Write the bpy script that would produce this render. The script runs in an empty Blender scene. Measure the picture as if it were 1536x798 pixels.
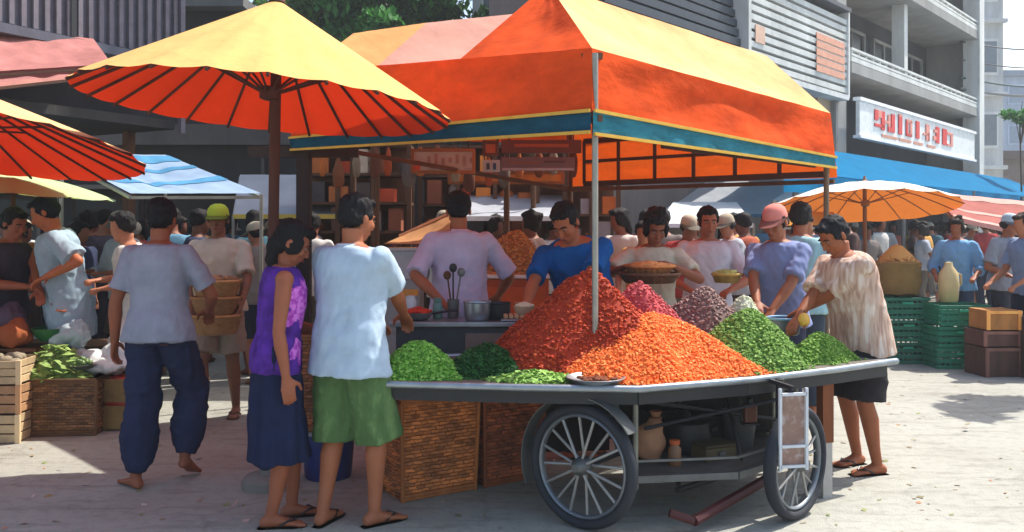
import bpy, bmesh, math, random
from mathutils import Vector, Matrix, noise
random.seed(11)
R = math.radians
PI = math.pi
C = bpy.context.scene.collection
F = 1334.0; CXP = 768.0; HY = 345.0; EYE = 1.5
def P(px, py, Y): return Vector(((px-CXP)/F*Y, Y, EYE-(py-HY)/F*Y))
def G(px, py):
    Y = EYE*F/(py-HY); return Vector(((px-CXP)/F*Y, Y, 0))
def V(*a): return Vector(a)
U = V(.663, .749, 0); W = V(-.755, .656, 0)

# ------------------------------------------------------------------ materials
def srgb(c):
    return tuple(((x/255.0)/12.92 if x <= 10 else (((x/255.0)+.055)/1.055)**2.4) for x in c)
def newmat(name):
    m = bpy.data.materials.new(name); m.use_nodes = True
    nt = m.node_tree; nt.nodes.clear()
    out = nt.nodes.new('ShaderNodeOutputMaterial')
    return m, nt, out
def nd(nt, t, **kw):
    n = nt.nodes.new(t)
    for k, v in kw.items():
        if k.startswith('i_'): n.inputs[int(k[2:])].default_value = v
        else: setattr(n, k, v)
    return n
def ramp(nt, stops):
    r = nt.nodes.new('ShaderNodeValToRGB')
    e = r.color_ramp.elements
    while len(e) < len(stops): e.new(.5)
    for i, (p, c) in enumerate(stops):
        e[i].position = p; e[i].color = (c[0], c[1], c[2], 1)
    return r
def mul(c, k): return tuple(min(1, x*k) for x in c)
def mat(name, col, rough=.75, var=.25, scale=6.0, bump=.15, bscale=40.0, metal=0.0, aniso=(1,1,1), spec=.35, detail=4, dist=.01, col2=None):
    m, nt, out = newmat(name)
    tc = nd(nt, 'ShaderNodeTexCoord'); mp = nd(nt, 'ShaderNodeMapping')
    mp.inputs['Scale'].default_value = aniso
    nt.links.new(tc.outputs['Object'], mp.inputs['Vector'])
    n1 = nd(nt, 'ShaderNodeTexNoise'); n1.inputs['Scale'].default_value = scale; n1.inputs['Detail'].default_value = detail
    n1.inputs['Roughness'].default_value = .65
    nt.links.new(mp.outputs[0], n1.inputs['Vector'])
    c2 = col2 or mul(col, 1+var)
    r = ramp(nt, [(.28, mul(col, 1-var)), (.5, col), (.74, c2)])
    nt.links.new(n1.outputs['Fac'], r.inputs[0])
    b = nd(nt, 'ShaderNodeBsdfPrincipled')
    nt.links.new(r.outputs[0], b.inputs['Base Color'])
    b.inputs['Roughness'].default_value = rough; b.inputs['Metallic'].default_value = metal
    b.inputs['Specular IOR Level'].default_value = spec
    if bump:
        n2 = nd(nt, 'ShaderNodeTexNoise'); n2.inputs['Scale'].default_value = bscale; n2.inputs['Detail'].default_value = 3
        nt.links.new(mp.outputs[0], n2.inputs['Vector'])
        bp = nd(nt, 'ShaderNodeBump'); bp.inputs['Strength'].default_value = bump; bp.inputs['Distance'].default_value = dist
        nt.links.new(n2.outputs['Fac'], bp.inputs['Height']); nt.links.new(bp.outputs[0], b.inputs['Normal'])
    nt.links.new(b.outputs[0], out.inputs[0])
    return m
def island_mat(name, stops, rough=.7, transl=0.0, spec=.3):
    """every loose piece (grain, leaf) of a mesh takes its own tone"""
    m, nt, out = newmat(name)
    g = nd(nt, 'ShaderNodeNewGeometry')
    r = ramp(nt, stops); nt.links.new(g.outputs['Random Per Island'], r.inputs[0])
    b = nd(nt, 'ShaderNodeBsdfPrincipled'); b.inputs['Roughness'].default_value = rough
    b.inputs['Specular IOR Level'].default_value = spec
    nt.links.new(r.outputs[0], b.inputs['Base Color'])
    if transl:
        t = nd(nt, 'ShaderNodeBsdfTranslucent'); nt.links.new(r.outputs[0], t.inputs[0])
        mx = nd(nt, 'ShaderNodeMixShader'); mx.inputs[0].default_value = transl
        nt.links.new(b.outputs[0], mx.inputs[1]); nt.links.new(t.outputs[0], mx.inputs[2])
        nt.links.new(mx.outputs[0], out.inputs[0])
    else: nt.links.new(b.outputs[0], out.inputs[0])
    return m
def cloth_sheet(name, front, back, trans, tfac=.35, scale=3.0, var=.12, aniso=(1,1,1)):
    """thin awning cloth: own colour on each face, lets some sun through"""
    m, nt, out = newmat(name)
    tc = nd(nt, 'ShaderNodeTexCoord'); mp = nd(nt, 'ShaderNodeMapping'); mp.inputs['Scale'].default_value = aniso
    nt.links.new(tc.outputs['Object'], mp.inputs['Vector'])
    n1 = nd(nt, 'ShaderNodeTexNoise'); n1.inputs['Scale'].default_value = scale; n1.inputs['Detail'].default_value = 6; n1.inputs['Roughness'].default_value = .7
    nt.links.new(mp.outputs[0], n1.inputs['Vector'])
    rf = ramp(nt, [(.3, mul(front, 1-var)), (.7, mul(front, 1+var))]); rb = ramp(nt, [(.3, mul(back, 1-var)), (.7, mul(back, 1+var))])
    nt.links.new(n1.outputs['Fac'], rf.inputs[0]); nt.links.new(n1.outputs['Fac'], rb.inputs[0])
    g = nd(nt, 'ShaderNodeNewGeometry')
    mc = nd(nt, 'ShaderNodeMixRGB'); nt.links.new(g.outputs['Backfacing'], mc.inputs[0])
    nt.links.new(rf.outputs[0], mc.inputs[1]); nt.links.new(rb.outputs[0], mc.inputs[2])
    b = nd(nt, 'ShaderNodeBsdfPrincipled'); b.inputs['Roughness'].default_value = .9; b.inputs['Specular IOR Level'].default_value = .06
    nt.links.new(mc.outputs[0], b.inputs['Base Color'])
    n2 = nd(nt, 'ShaderNodeTexNoise'); n2.inputs['Scale'].default_value = 4.0; n2.inputs['Detail'].default_value = 5
    nt.links.new(mp.outputs[0], n2.inputs['Vector'])
    bp = nd(nt, 'ShaderNodeBump'); bp.inputs['Strength'].default_value = .35; bp.inputs['Distance'].default_value = .05
    nt.links.new(n2.outputs['Fac'], bp.inputs['Height']); nt.links.new(bp.outputs[0], b.inputs['Normal'])
    t = nd(nt, 'ShaderNodeBsdfTranslucent'); t.inputs[0].default_value = (*trans, 1)
    nt.links.new(bp.outputs[0], t.inputs[1])
    mx = nd(nt, 'ShaderNodeMixShader'); mx.inputs[0].default_value = tfac
    nt.links.new(b.outputs[0], mx.inputs[1]); nt.links.new(t.outputs[0], mx.inputs[2]); nt.links.new(mx.outputs[0], out.inputs[0])
    return m
_mc = {}
def cm(kind, rgb, **kw):
    k = (kind, rgb, tuple(sorted(kw.items())))
    if k not in _mc:
        a = dict(cloth=dict(rough=.9, var=.14, scale=7, bump=.25, bscale=120, spec=.12, dist=.004),
                 skin=dict(rough=.6, var=.12, scale=9, bump=.1, bscale=90, spec=.4, dist=.003),
                 metal=dict(rough=.42, var=.2, scale=8, bump=.08, bscale=60, metal=.75, spec=.5),
                 paint=dict(rough=.5, var=.16, scale=6, bump=.1, bscale=50, spec=.4),
                 wood=dict(rough=.75, var=.35, scale=5, bump=.3, bscale=30, aniso=(1,1,.25), dist=.006),
                 conc=dict(rough=.9, var=.26, scale=1.5, bump=.3, bscale=14, dist=.02, aniso=(1,1,.3), detail=8),
                 plastic=dict(rough=.4, var=.12, scale=5, bump=.05, bscale=30, spec=.5))[kind]
        a = dict(a); a.update(kw)
        _mc[k] = mat('%s_%d' % (kind, len(_mc)), srgb(rgb), **a)
    return _mc[k]

# ------------------------------------------------------------------ mesh building
class MB:
    def __init__(s): s.v = []; s.f = []
    def add(s, vs, fs):
        o = len(s.v); s.v += [Vector(v) for v in vs]; s.f += [tuple(i+o for i in f) for f in fs]; return s
    def box(s, c, d, m=None, rz=0, bev=0):
        c = Vector(c); h = Vector(d)/2; M = m or Matrix.Rotation(rz, 3, 'Z')
        vs = [c + M @ Vector((x*h.x, y*h.y, z*h.z)) for x in (-1,1) for y in (-1,1) for z in (-1,1)]
        return s.add(vs, [(0,1,3,2),(4,6,7,5),(0,4,5,1),(2,3,7,6),(0,2,6,4),(1,5,7,3)])
    def bar(s, a, b, w, h=None, up=(0,0,1)):
        a = Vector(a); b = Vector(b); d = b-a; L = d.length; d.normalize(); h = h or w
        up = Vector(up)
        if abs(d.dot(up)) > .98: up = V(0,1,0)
        x = d.cross(up).normalized(); z = x.cross(d)
        M = Matrix((x, d, z)).transposed()
        return s.box((a+b)/2, (w, L, h), M)
    def rings(s, rs, cap=True, closed=True):
        n = len(rs[0]); o = len(s.v)
        for r in rs: s.v += [Vector(p) for p in r]
        for i in range(len(rs)-1):
            for j in range(n if closed else n-1):
                k = (j+1) % n
                s.f.append((o+i*n+j, o+i*n+k, o+(i+1)*n+k, o+(i+1)*n+j))
        if cap:
            for i, rev in ((0, True), (len(rs)-1, False)):
                c = sum((Vector(p) for p in rs[i]), Vector())/n
                ci = len(s.v); s.v.append(c)
                for j in range(n):
                    k = (j+1) % n
                    s.f.append((ci, o+i*n+k, o+i*n+j) if rev else (ci, o+i*n+j, o+i*n+k))
        return s
    def tube(s, pts, rad, n=10, cap=True, ref=None, round_=False):
        pts = [Vector(p) for p in pts]
        if not isinstance(rad, (list, tuple)): rad = [rad]*len(pts)
        rad = [(r if isinstance(r, tuple) else (r, r)) for r in rad]
        ref = Vector(ref) if ref is not None else V(0,1,0)
        rs = []
        for i, p in enumerate(pts):
            a = pts[max(0,i-1)]; b = pts[min(len(pts)-1,i+1)]
            d = (b-a).normalized()
            if abs(d.dot(ref)) > .985: rr = V(1,0,0) if abs(d.x) < .9 else V(0,0,1)
            else: rr = ref
            x = rr.cross(d).normalized(); y = d.cross(x)
            rs.append((p, x, y, d, rad[i]))
        out = []
        if round_:
            p, x, y, d, r = rs[0]
            for a in (80, 50, 25):
                out.append([p - d*max(r)*math.sin(R(a))*.9 + (x*r[0]*math.cos(t)+y*r[1]*math.sin(t))*math.cos(R(a)) for t in [2*PI*k/n for k in range(n)]])
        for p, x, y, d, r in rs:
            out.append([p + x*r[0]*math.cos(t)+y*r[1]*math.sin(t) for t in [2*PI*k/n for k in range(n)]])
        if round_:
            p, x, y, d, r = rs[-1]
            for a in (25, 50, 80):
                out.append([p + d*max(r)*math.sin(R(a))*.9 + (x*r[0]*math.cos(t)+y*r[1]*math.sin(t))*math.cos(R(a)) for t in [2*PI*k/n for k in range(n)]])
        return s.rings(out, cap)
    def ell(s, c, r, m=None, n=14, k=9):
        c = Vector(c); M = m or Matrix.Identity(3)
        r = (r, r, r) if not isinstance(r, (tuple, list)) else r
        rs = []
        for i in range(1, k):
            a = PI*i/k - PI/2
            rs.append([c + M @ Vector((r[0]*math.cos(a)*math.cos(t), r[1]*math.cos(a)*math.sin(t), r[2]*math.sin(a))) for t in [2*PI*j/n for j in range(n)]])
        return s.rings(rs, True)
    def lathe(s, prof, c=(0,0,0), n=24, cap=True, m=None):
        c = Vector(c); M = m or Matrix.Identity(3)
        return s.rings([[c + M @ Vector((r*math.cos(t), r*math.sin(t), z)) for t in [2*PI*j/n for j in range(n)]] for r, z in prof], cap)
    def patch(s, p00, p10, p11, p01, nu=12, nv=8, fn=None):
        p00, p10, p11, p01 = map(Vector, (p00, p10, p11, p01)); o = len(s.v)
        for j in range(nv+1):
            for i in range(nu+1):
                u = i/nu; v = j/nv
                p = (p00*(1-u)+p10*u)*(1-v) + (p01*(1-u)+p11*u)*v
                if fn: p = p + Vector(fn(u, v))
                s.v.append(p)
        for j in range(nv):
            for i in range(nu):
                a = o+j*(nu+1)+i
                s.f.append((a, a+1, a+nu+2, a+nu+1))
        return s
    def prism(s, poly, z0, z1):
        n = len(poly)
        vs = [V(x, y, z0) for x, y in poly] + [V(x, y, z1) for x, y in poly]
        return s.add(vs, [tuple(range(n-1, -1, -1)), tuple(range(n, 2*n))] + [(i, (i+1) % n, n+(i+1) % n, n+i) for i in range(n)])
    def mesh(s, name, smooth=True):
        me = bpy.data.meshes.new(name); me.from_pydata([tuple(v) for v in s.v], [], s.f); me.update()
        bm = bmesh.new(); bm.from_mesh(me); 
        if smooth != 'keep': bmesh.ops.recalc_face_normals(bm, faces=bm.faces)
        bm.to_mesh(me); bm.free()
        if smooth: me.polygons.foreach_set('use_smooth', [True]*len(me.polygons))
        return me
    def build(s, name, m, parent=None, smooth=False, at=None, rz=0):
        me = s.mesh(name, smooth)
        return link(name, me, m, parent, at, rz)
def link(name, me, m, parent=None, at=None, rz=0):
    o = bpy.data.objects.new(name, me); C.objects.link(o)
    if m:
        if len(me.materials) == 0: me.materials.append(m)
        else: me.materials[0] = m
    if parent: o.parent = parent
    if at is not None: o.location = at
    if rz: o.rotation_euler = (0, 0, rz)
    if any(p.use_smooth for p in list(me.polygons)[:1]):
        try: me.set_sharp_from_angle(angle=R(42))
        except Exception: pass
    return o
def bevel(o, w=.006, seg=2):
    b = o.modifiers.new('bevel', 'BEVEL'); b.width = w; b.segments = seg; b.limit_method = 'ANGLE'; return o
def tag(o, label=None, cat=None, group=None, kind=None):
    if label: o['label'] = label
    if cat: o['category'] = cat
    if group: o['group'] = group
    if kind: o['kind'] = kind
    return o
def thing(name, label, cat, loc=(0,0,0), rz=0, group=None):
    o = bpy.data.objects.new(name, None); C.objects.link(o); o.empty_display_size = .1
    o.location = loc; o.rotation_euler = (0,0,rz); return tag(o, label, cat, group)
def copy_tree(o, parent=None):
    c = o.copy(); C.objects.link(c); c.parent = parent
    for ch in list(o.children): copy_tree(ch, c)
    return c
def remesh(me, voxel, smooth=2, fac=.5):
    o = bpy.data.objects.new('tmp', me); C.objects.link(o)
    r = o.modifiers.new('r', 'REMESH'); r.mode = 'VOXEL'; r.voxel_size = voxel; r.use_smooth_shade = True
    if smooth:
        s = o.modifiers.new('s', 'SMOOTH'); s.iterations = smooth; s.factor = fac
    dg = bpy.context.evaluated_depsgraph_get()
    m2 = bpy.data.meshes.new_from_object(o.evaluated_get(dg))
    bpy.data.objects.remove(o); return m2
def displace(me, fn):
    me.update()
    no = [Vector(v.normal) for v in me.vertices]
    for v, n in zip(me.vertices, no):
        d = fn(v.co, n)
        v.co = v.co + (n*d if isinstance(d, float) else d)
    me.update()
def rz_(p, s, o=0):
    v = noise.noise(Vector(p)*s + V(o, o*1.7, -o)); return .45-2.2*abs(v)
def nz(p, s, o=0): return noise.noise(Vector(p)*s + V(o, o*1.7, -o))

# ------------------------------------------------------------------ people
def basis(d, up):
    """columns x,y,z with -y = d (forward), z near up"""
    y = -Vector(d).normalized(); x = y.cross(Vector(up)).normalized(); z = x.cross(y)
    return Matrix((x, y, z)).transposed()
def ik(a, b, l1, l2, pole):
    d = b-a; L = d.length
    if L > (l1+l2)*.995: d = d*((l1+l2)*.995/L); b = a+d; L = d.length
    if L < abs(l1-l2)+.02: L = abs(l1-l2)+.02
    dn = d.normalized(); t = (l1*l1-l2*l2+L*L)/(2*L); h = math.sqrt(max(0, l1*l1-t*t))
    p = (pole - dn*pole.dot(dn))
    p = p.normalized() if p.length > 1e-4 else V(0,1,0)
    return a+dn*t+p*h, b
SKIN = (158, 94, 62)
def hand(mb, w, d, n, side, curl=.5, fine=True):
    """w wrist, d pointing along the hand, n palm normal"""
    d = d.normalized(); x = d.cross(n).normalized(); n = x.cross(d).normalized()
    a = []
    for t, hw, ht in ((-.01,.026,.020),(.02,.033,.018),(.055,.040,.016),(.085,.038,.013)):
        a.append([w+d*t+x*hw*math.cos(q)+n*ht*math.sin(q) for q in [2*PI*k/12 for k in range(12)]])
    mb.rings(a)
    if not fine:
        mb.ell(w+d*.10+n*.012, (.033,.033,.03)); return
    for i, (off, ln) in enumerate(((-.029,.062),(-.010,.076),(.010,.072),(.029,.058))):
        p = w+d*.080+x*off; ang = 0; pts = [p-d*.02, p]
        for k, fr in enumerate((.45,.30,.25)):
            ang += curl*(.5+.35*k)*(1+.08*i)
            dd = d*math.cos(ang)+n*math.sin(ang); p = p+dd*ln*fr*1.05; pts.append(p)
        mb.tube(pts, [.0095,.0095,.009,.0082,.007], n=8, round_=True)
    s = 1 if side > 0 else -1
    p = w+d*.015+x*.026*s; 
    q = p+(d*.5+x*s*.7+n*.25).normalized()*.045; r = q+(d*.9+x*s*.2+n*.45).normalized()*.036
    mb.tube([p, q, r], [.014,.0115,.008], n=8, round_=True)

def person(name, label, loc, rz, s=1.0, pelvis=(0,0,.93), lean=0, side=0, twist=0, head=(0,0,0), hands=((-.24,-.05,.80),(.24,-.05,.80)),
           poles=((-.4,1,.0),(.4,1,.0)), feet=((-.10,0,0),(.10,0,0)), kneepole=(0,-1,0), world_hands=True, skin=SKIN, hair='short', hairc=(24,22,24),
           shirt=None, bottom=None, shoes=None, curl=.5, voxel=.0075, hatc=None, group=None, cat='person', female=False, fine=True, palm=None, footyaw=(0,0), heel=(0,0), build_w=1.0, seed=0):
    root = thing(name, label, cat, loc, rz, group)
    Mi = (Matrix.Translation(Vector(loc)) @ Matrix.Rotation(rz, 4, 'Z')).inverted()
    def loc_t(t):
        if len(t) == 4: return (Mi @ P(t[0], t[1], t[2]))/s      # (px, py, Y, 'p')
        return Vector(t)
    sm = skin_m = cm('skin', skin)
    pv = Vector(pelvis); L = R(lean); S = R(side); T = R(twist)
    def sp(h):
        """spine frame at h above the pelvis"""
        n = 12; p = Vector(pv); d = V(0,0,1)
        for i in range(n):
            hh = h*(i+.5)/n; k = min(1, max(0, hh/.28))
            a = L*(.35+.65*k); b = S*(.35+.65*k)
            d = (Matrix.Rotation(a, 3, 'X') @ Matrix.Rotation(b, 3, 'Y') @ V(0,0,1))
            p = p + d*(h/n)
        if h <= 0:
            a = L*.35; b = S*.35
        k = min(1, max(0, h/.28)); a = L*(.35+.65*k); b = S*(.35+.65*k)
        M = Matrix.Rotation(a, 3, 'X') @ Matrix.Rotation(b, 3, 'Y') @ Matrix.Rotation(T*k, 3, 'Z')
        return p, M
    sw = .165 if not female else .148
    sw *= build_w
    def torso(rows, n=20, pw=2.4):
        rs = []
        for h, rx, ry, off in rows:
            p, M = sp(h)
            ring = []
            for k in range(n):
                t = 2*PI*k/n; c, q = math.cos(t), math.sin(t)
                ring.append(p + M @ V(rx*math.copysign(abs(c)**(2/pw), c), off+ry*math.copysign(abs(q)**(2/pw), q), 0))
            rs.append(ring)
        return rs
    body = MB()
    hipw = .165 if not female else .172
    waist = (.138 if not female else .122)*build_w
    rows = [(-.10,hipw*.8,.085,.01),(-.04,hipw,.108,.012),(.03,hipw*.98,.108,.01),(.12,waist,.092,0),(.20,waist*1.03,.095,-.004),(.30,sw*.98,.108,-.004),(.38,sw*1.05,.105,0),(.44,sw*1.0,.085,.006),(.475,sw*.72,.068,.01),(.50,.07,.06,.012)]
    body.rings(torso(rows))
    nb, nM = sp(.47)
    nu = (nM @ V(0,0,1)*.65 + V(0,0,1)*.35).normalized()
    hp, hy_, hr = map(R, head)
    HM = Matrix.Rotation(R(twist)*.8+hy_, 3, 'Z') @ Matrix.Rotation(R(lean)*.55+hp, 3, 'X') @ Matrix.Rotation(hr+S*.6, 3, 'Y')
    hc = nb + nu*.125 + HM @ V(0,-.022,.045)
    body.tube([nb-nu*.03, nb+nu*.04, hc+HM @ V(0,.022,-.06)], [(.062,.06),(.054,.056),(.054,.058)] if not female else [(.054,.052),(.045,.047),(.046,.05)], n=14)
    def hd(c, r): body.ell(hc + HM @ Vector(c), r, HM, 16, 11)
    hd((0,.014,.032),(.074,.094,.082)); hd((0,-.028,-.022),(.060,.062,.085)); hd((0,-.058,-.092),(.026,.024,.02)); hd((0,-.035,-.075),(.048,.045,.035))
    if fine:
        hd((0,-.096,-.022),(.010,.014,.026)); hd((0,-.106,-.036),(.015,.012,.011)); hd((0,-.078,.022),(.048,.016,.010))
        for q in (-1,1): hd((q*.034,-.064,-.028),(.025,.024,.026)); hd((q*.077,.012,-.012),(.009,.020,.031))
        hd((0,-.086,-.062),(.024,.012,.006)); hd((0,-.084,-.073),(.020,.012,.006))
    arms = []
    for i, q in enumerate((-1, 1)):
        p, M = sp(.425)
        sh = p + M @ V(q*(sw+.012), .004, 0)
        tgt = loc_t(hands[i])
        el, wr = ik(sh, tgt, .285, .25, Vector(poles[i]))
        k = .92 if female else 1.0
        body.ell(sh, (.056*k,.056*k,.056*k))
        body.tube([sh, sh.lerp(el,.3), sh.lerp(el,.7), el], [.050*k,.049*k,.041*k,.037*k], n=12, round_=True)
        body.tube([el, el.lerp(wr,.3), el.lerp(wr,.75), wr], [.037*k,.040*k,.030*k,.025*k], n=12, round_=True)
        d = (wr-el).normalized()
        pn = Vector(palm[i]) if palm else (V(-q,0,0) if abs(d.z) > .7 else V(0,0,-1))
        hand(body, wr, d, pn, -q if pn.z < -.5 else (q if abs(d.z) > .7 and False else -q), curl, fine)
        arms.append((sh, el, wr))
    legs = []
    for i, q in enumerate((-1, 1)):
        hip = pv + V(q*.088, .005, -.045)
        fx = Vector(feet[i]); an = fx + V(0, .02, .075+heel[i])
        kn, an = ik(hip, an, .422, .402, Vector(kneepole) + V(q*.1,0,0))
        body.tube([hip, hip.lerp(kn,.35), hip.lerp(kn,.8), kn], [.082,.080,.060,.054], n=14, round_=True)
        cb = V(0,.012,0)
        body.tube([kn, kn.lerp(an,.3)+cb, kn.lerp(an,.75), an], [.052,.056,.038,.033], n=14, round_=True)
        ya = R(footyaw[i]); fd = V(-math.sin(ya)*-1 if False else math.sin(ya), -math.cos(ya), 0)
        pitch = -heel[i]/.18
        fd3 = V(fd.x, fd.y, pitch).normalized(); fs = V(-fd.y, fd.x, 0)
        base = an - V(0,0,.075) ; up = fs.cross(fd3); up = up if up.z > 0 else -up
        rs = []
        for t, hw, hh, z in ((-.062,.018,.02,.028),(-.045,.030,.030,.032),(0,.034,.040,.042),(.05,.038,.030,.032),(.10,.045,.020,.022),(.145,.046,.014,.016),(.165,.040,.011,.013)):
            rs.append([base + fd3*t + fs*hw*math.cos(a) + up*(z+hh*math.sin(a)) for a in [2*PI*k/12 for k in range(12)]])
        body.rings(rs)
        if fine:
            for j, (ox, ln) in enumerate(((-.032,.178),(-.014,.176),(.002,.170),(.017,.162),(.031,.152))):
                ox2 = ox*-q
                body.tube([base+fd3*(ln-.035)+fs*ox2+up*.014, base+fd3*ln+fs*ox2+up*.011], [.011 if j else .015, .009 if j else .012], n=8, round_=True)
        legs.append((hip, kn, an, base, fd3, fs, up))
    def fin(me):
        for v in me.vertices: v.co = v.co*s
        me.update(); return me
    bme = remesh(body.mesh('person'), voxel, 2, .45)
    link('body', fin(bme), sm, root)
    # ---- head details
    if fine:
        e = MB(); pu = MB()
        for q in (-1,1):
            e.ell(hc+HM @ V(q*.030,-.080,.000), (.0125,.0105,.0048), HM); pu.ell(hc+HM @ V(q*.030,-.0880,-.001), (.006,.004,.0046), HM)
        link('eyes', fin(e.mesh('eyes')), cm('skin', (150,128,112)), root); link('pupils', fin(pu.mesh('pupils')), cm('plastic', (22,14,10)), root)
        b = MB()
        for q in (-1,1): b.tube([hc+HM @ V(q*.012,-.092,.020), hc+HM @ V(q*.032,-.092,.026), hc+HM @ V(q*.052,-.078,.019)], [.0035,.0045,.0025], n=6)
        link('eyebrows', fin(b.mesh('eyebrows')), cm('cloth', hairc), root)
        b = MB(); b.tube([hc+HM @ V(-.020,-.090,-.066), hc+HM @ V(0,-.0985,-.0665), hc+HM @ V(.020,-.090,-.066)], [.003,.0065,.003], n=8)
        link('lips', fin(b.mesh('lips')), cm('skin', (128,58,48)), root)
    hv = max(.008, voxel)
    if hair:
        h = MB()
        def he(c, r): h.ell(hc + HM @ Vector(c), r, HM, 16, 11)
        if not hatc: he((0,.026,.050),(.084,.094,.076))
        he((0,.040,.005 if not hatc else -.012),(.081,.080,.070 if not hatc else .055))
        for q in (-1,1): he((q*.066,.000,.020),(.017,.042,.040))
        if not hatc: he((0,-.045,.088),(.058,.04,.026))
        if hair in ('long', 'bun', 'pony'):
            he((0,.05,-.03),(.075,.06,.07))
            for q in (-1,1): he((q*.068,-.012,-.005),(.020,.055,.065))
            he((0,-.05,.085),(.062,.045,.034))
        if hair == 'long':
            b0 = hc + HM @ V(0,.075,-.04); h.tube([b0, b0+V(0,.03,-.09), b0+V(0,.02,-.19)], [(.065,.05),(.06,.035),(.035,.02)], n=12, round_=True)
        if hair == 'pony':
            b0 = hc + HM @ V(0,.09,.02); h.tube([b0, b0+HM @ V(0,.05,-.04), b0+HM @ V(0,.055,-.13), b0+HM @ V(0,.03,-.21)], [.035,.042,.034,.014], n=12, round_=True)
        if hair == 'bun': he((0,.10,.07),(.045,.045,.042)); he((.03,.02,.12),(.04,.045,.03))
        hm = remesh(h.mesh('hair'), hv, 1)
        displace(hm, lambda c, n: float(.009*nz((c.x*1.0, c.y*1.0, c.z*.5), 60, seed) + .005*nz(c, 24, seed+3)))
        link('hair', fin(hm), cm('cloth', hairc, rough=.72, spec=.22, bump=.7, bscale=190, aniso=(1,1,.3)), root)
    if hatc:
        h = MB()
        prof = [(.0,.124),(.030,.122),(.060,.110),(.082,.084),(.090,.045),(.091,.026)]
        h.rings([[hc + HM @ V(r*.93*math.cos(t), .012+r*1.06*math.sin(t), z) for t in [2*PI*k/20 for k in range(20)]] for r, z in prof[1:]], True)
        ho = link('cap', fin(h.mesh('cap')), cm('cloth', hatc), root); ho.data.polygons.foreach_set('use_smooth', [True]*len(ho.data.polygons))
        if hair != 'none_visor':
            b = MB()
            top = []; bot = []
            for k in range(13):
                t = PI + PI*k/12*1.0
                top.append(hc + HM @ V(.088*math.cos(t), .012+.100*math.sin(t), .034)); bot.append(hc + HM @ V(.080*math.cos(t), -.03+.155*math.sin(t)*1.0, .018-.006*abs(math.cos(t))))
            low = [p - HM @ V(0,0,.005) for p in bot]; low2 = [p - HM @ V(0,0,.005) for p in top]
            b.rings([top, bot, low, low2, top], False, closed=False)
            link('visor', fin(b.mesh('visor')), cm('cloth', mul_rgb(hatc, .6)), ho)
    # ---- clothes
    rnd = random.Random(seed+5)
    if shirt:
        sh_ = dict(col=(180,180,180), hem=-.06, loose=.022, sleeve=.75, fold=.007, mat=None, neck=.49); sh_.update(shirt)
        lo = sh_['loose']; m = MB()
        rr = []
        for h_, rx, ry, off in rows:
            if h_ < -.03 or h_ > .48: continue
            belly = lo*(1.25 if h_ < .25 else 1.0)
            if h_ < .25: rx = max(rx, sw*.90)
            rr.append((h_, rx+belly*.8, ry+belly, off))
        bl_ = (bottom or {}).get('loose', .03) if (bottom or {}).get('kind') != 'skirt' else .0
        if sh_['hem'] < -.05: low_ = (.088+.086+bl_*.85+.024, .092+bl_*.85+.032)
        else: low_ = (0, 0)
        rr = [(sh_['hem'], max(rr[0][1], hipw+lo*.8+.006, low_[0]), max(rr[0][2], .112+lo*1.15, low_[1]), .008)] + [r for r in rr if r[0] > sh_['hem']+.03]
        rr.append((sh_['neck'], .074, .070, .012))
        m.rings(torso(rr, 28))
        for q, (a, b, c) in zip((-1,1), arms):
            if sh_['sleeve'] <= 0:
                continue
            m.ell(a+V(-q*.004,0,-.002), .060+lo*.18)
            sl = sh_['sleeve']
            if sl <= 1:
                e_ = a.lerp(b, sl); m.tube([a, a.lerp(e_,.5), e_], [(.057+lo*.2,.057+lo*.2), (.055+lo*.3,.056+lo*.35), (.049+lo*.6,.058+lo*.75)], n=16)
            else:
                e_ = b.lerp(c, sl-1); m.tube([a, a.lerp(b,.6), b, e_], [.060+lo*.3,.051+lo*.5,.045+lo*.5,.036+lo*.7], n=16)
        cme = remesh(m.mesh('shirt'), max(.010, voxel), 2)
        fo = sh_['fold']; o5 = rnd.random()*50
        def ff(c, n):
            a = .6*rz_((c.x+.25*c.z, c.y, c.z*.30), 9, o5)+.5*nz((c.x, c.y, c.z*.3), 17, o5+2); b = .55*rz_((c.x*.8+c.z*.5, c.y*.8, c.z*.9-c.x*.4), 8, o5+9)+.4*nz(c, 8, o5+5); k = nz((c.x+c.z*.6, c.y, c.z*.5-c.x*.3), 30, o5+4)
            return float(max(-.45*fo, fo*(1.5*a*min(1, .35+max(0, 1.35-c.z)*1.6) + 1.3*b + .6*k)+.15*fo))
        displace(cme, ff)
        so = link('shirt', fin(cme), sh_['mat'] or cm('cloth', sh_['col']), root)
        if sh_.get('collar'):
            p, M = sp(.478); b = MB(); ro = []
            for z, r, w_ in ((-.016,.082,0),(.012,.072,0),(.020,.074,0),(.004,.086,0),(-.014,.093,0)):
                ro.append([p + M @ V(r*math.cos(t), .010+r*.98*math.sin(t), z-.018*max(0,-math.sin(t))) for t in [2*PI*k/22 for k in range(22)]])
            b.rings(ro, False); link('collar', fin(b.mesh('collar')), cm('cloth', sh_['collar']), so)
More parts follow.
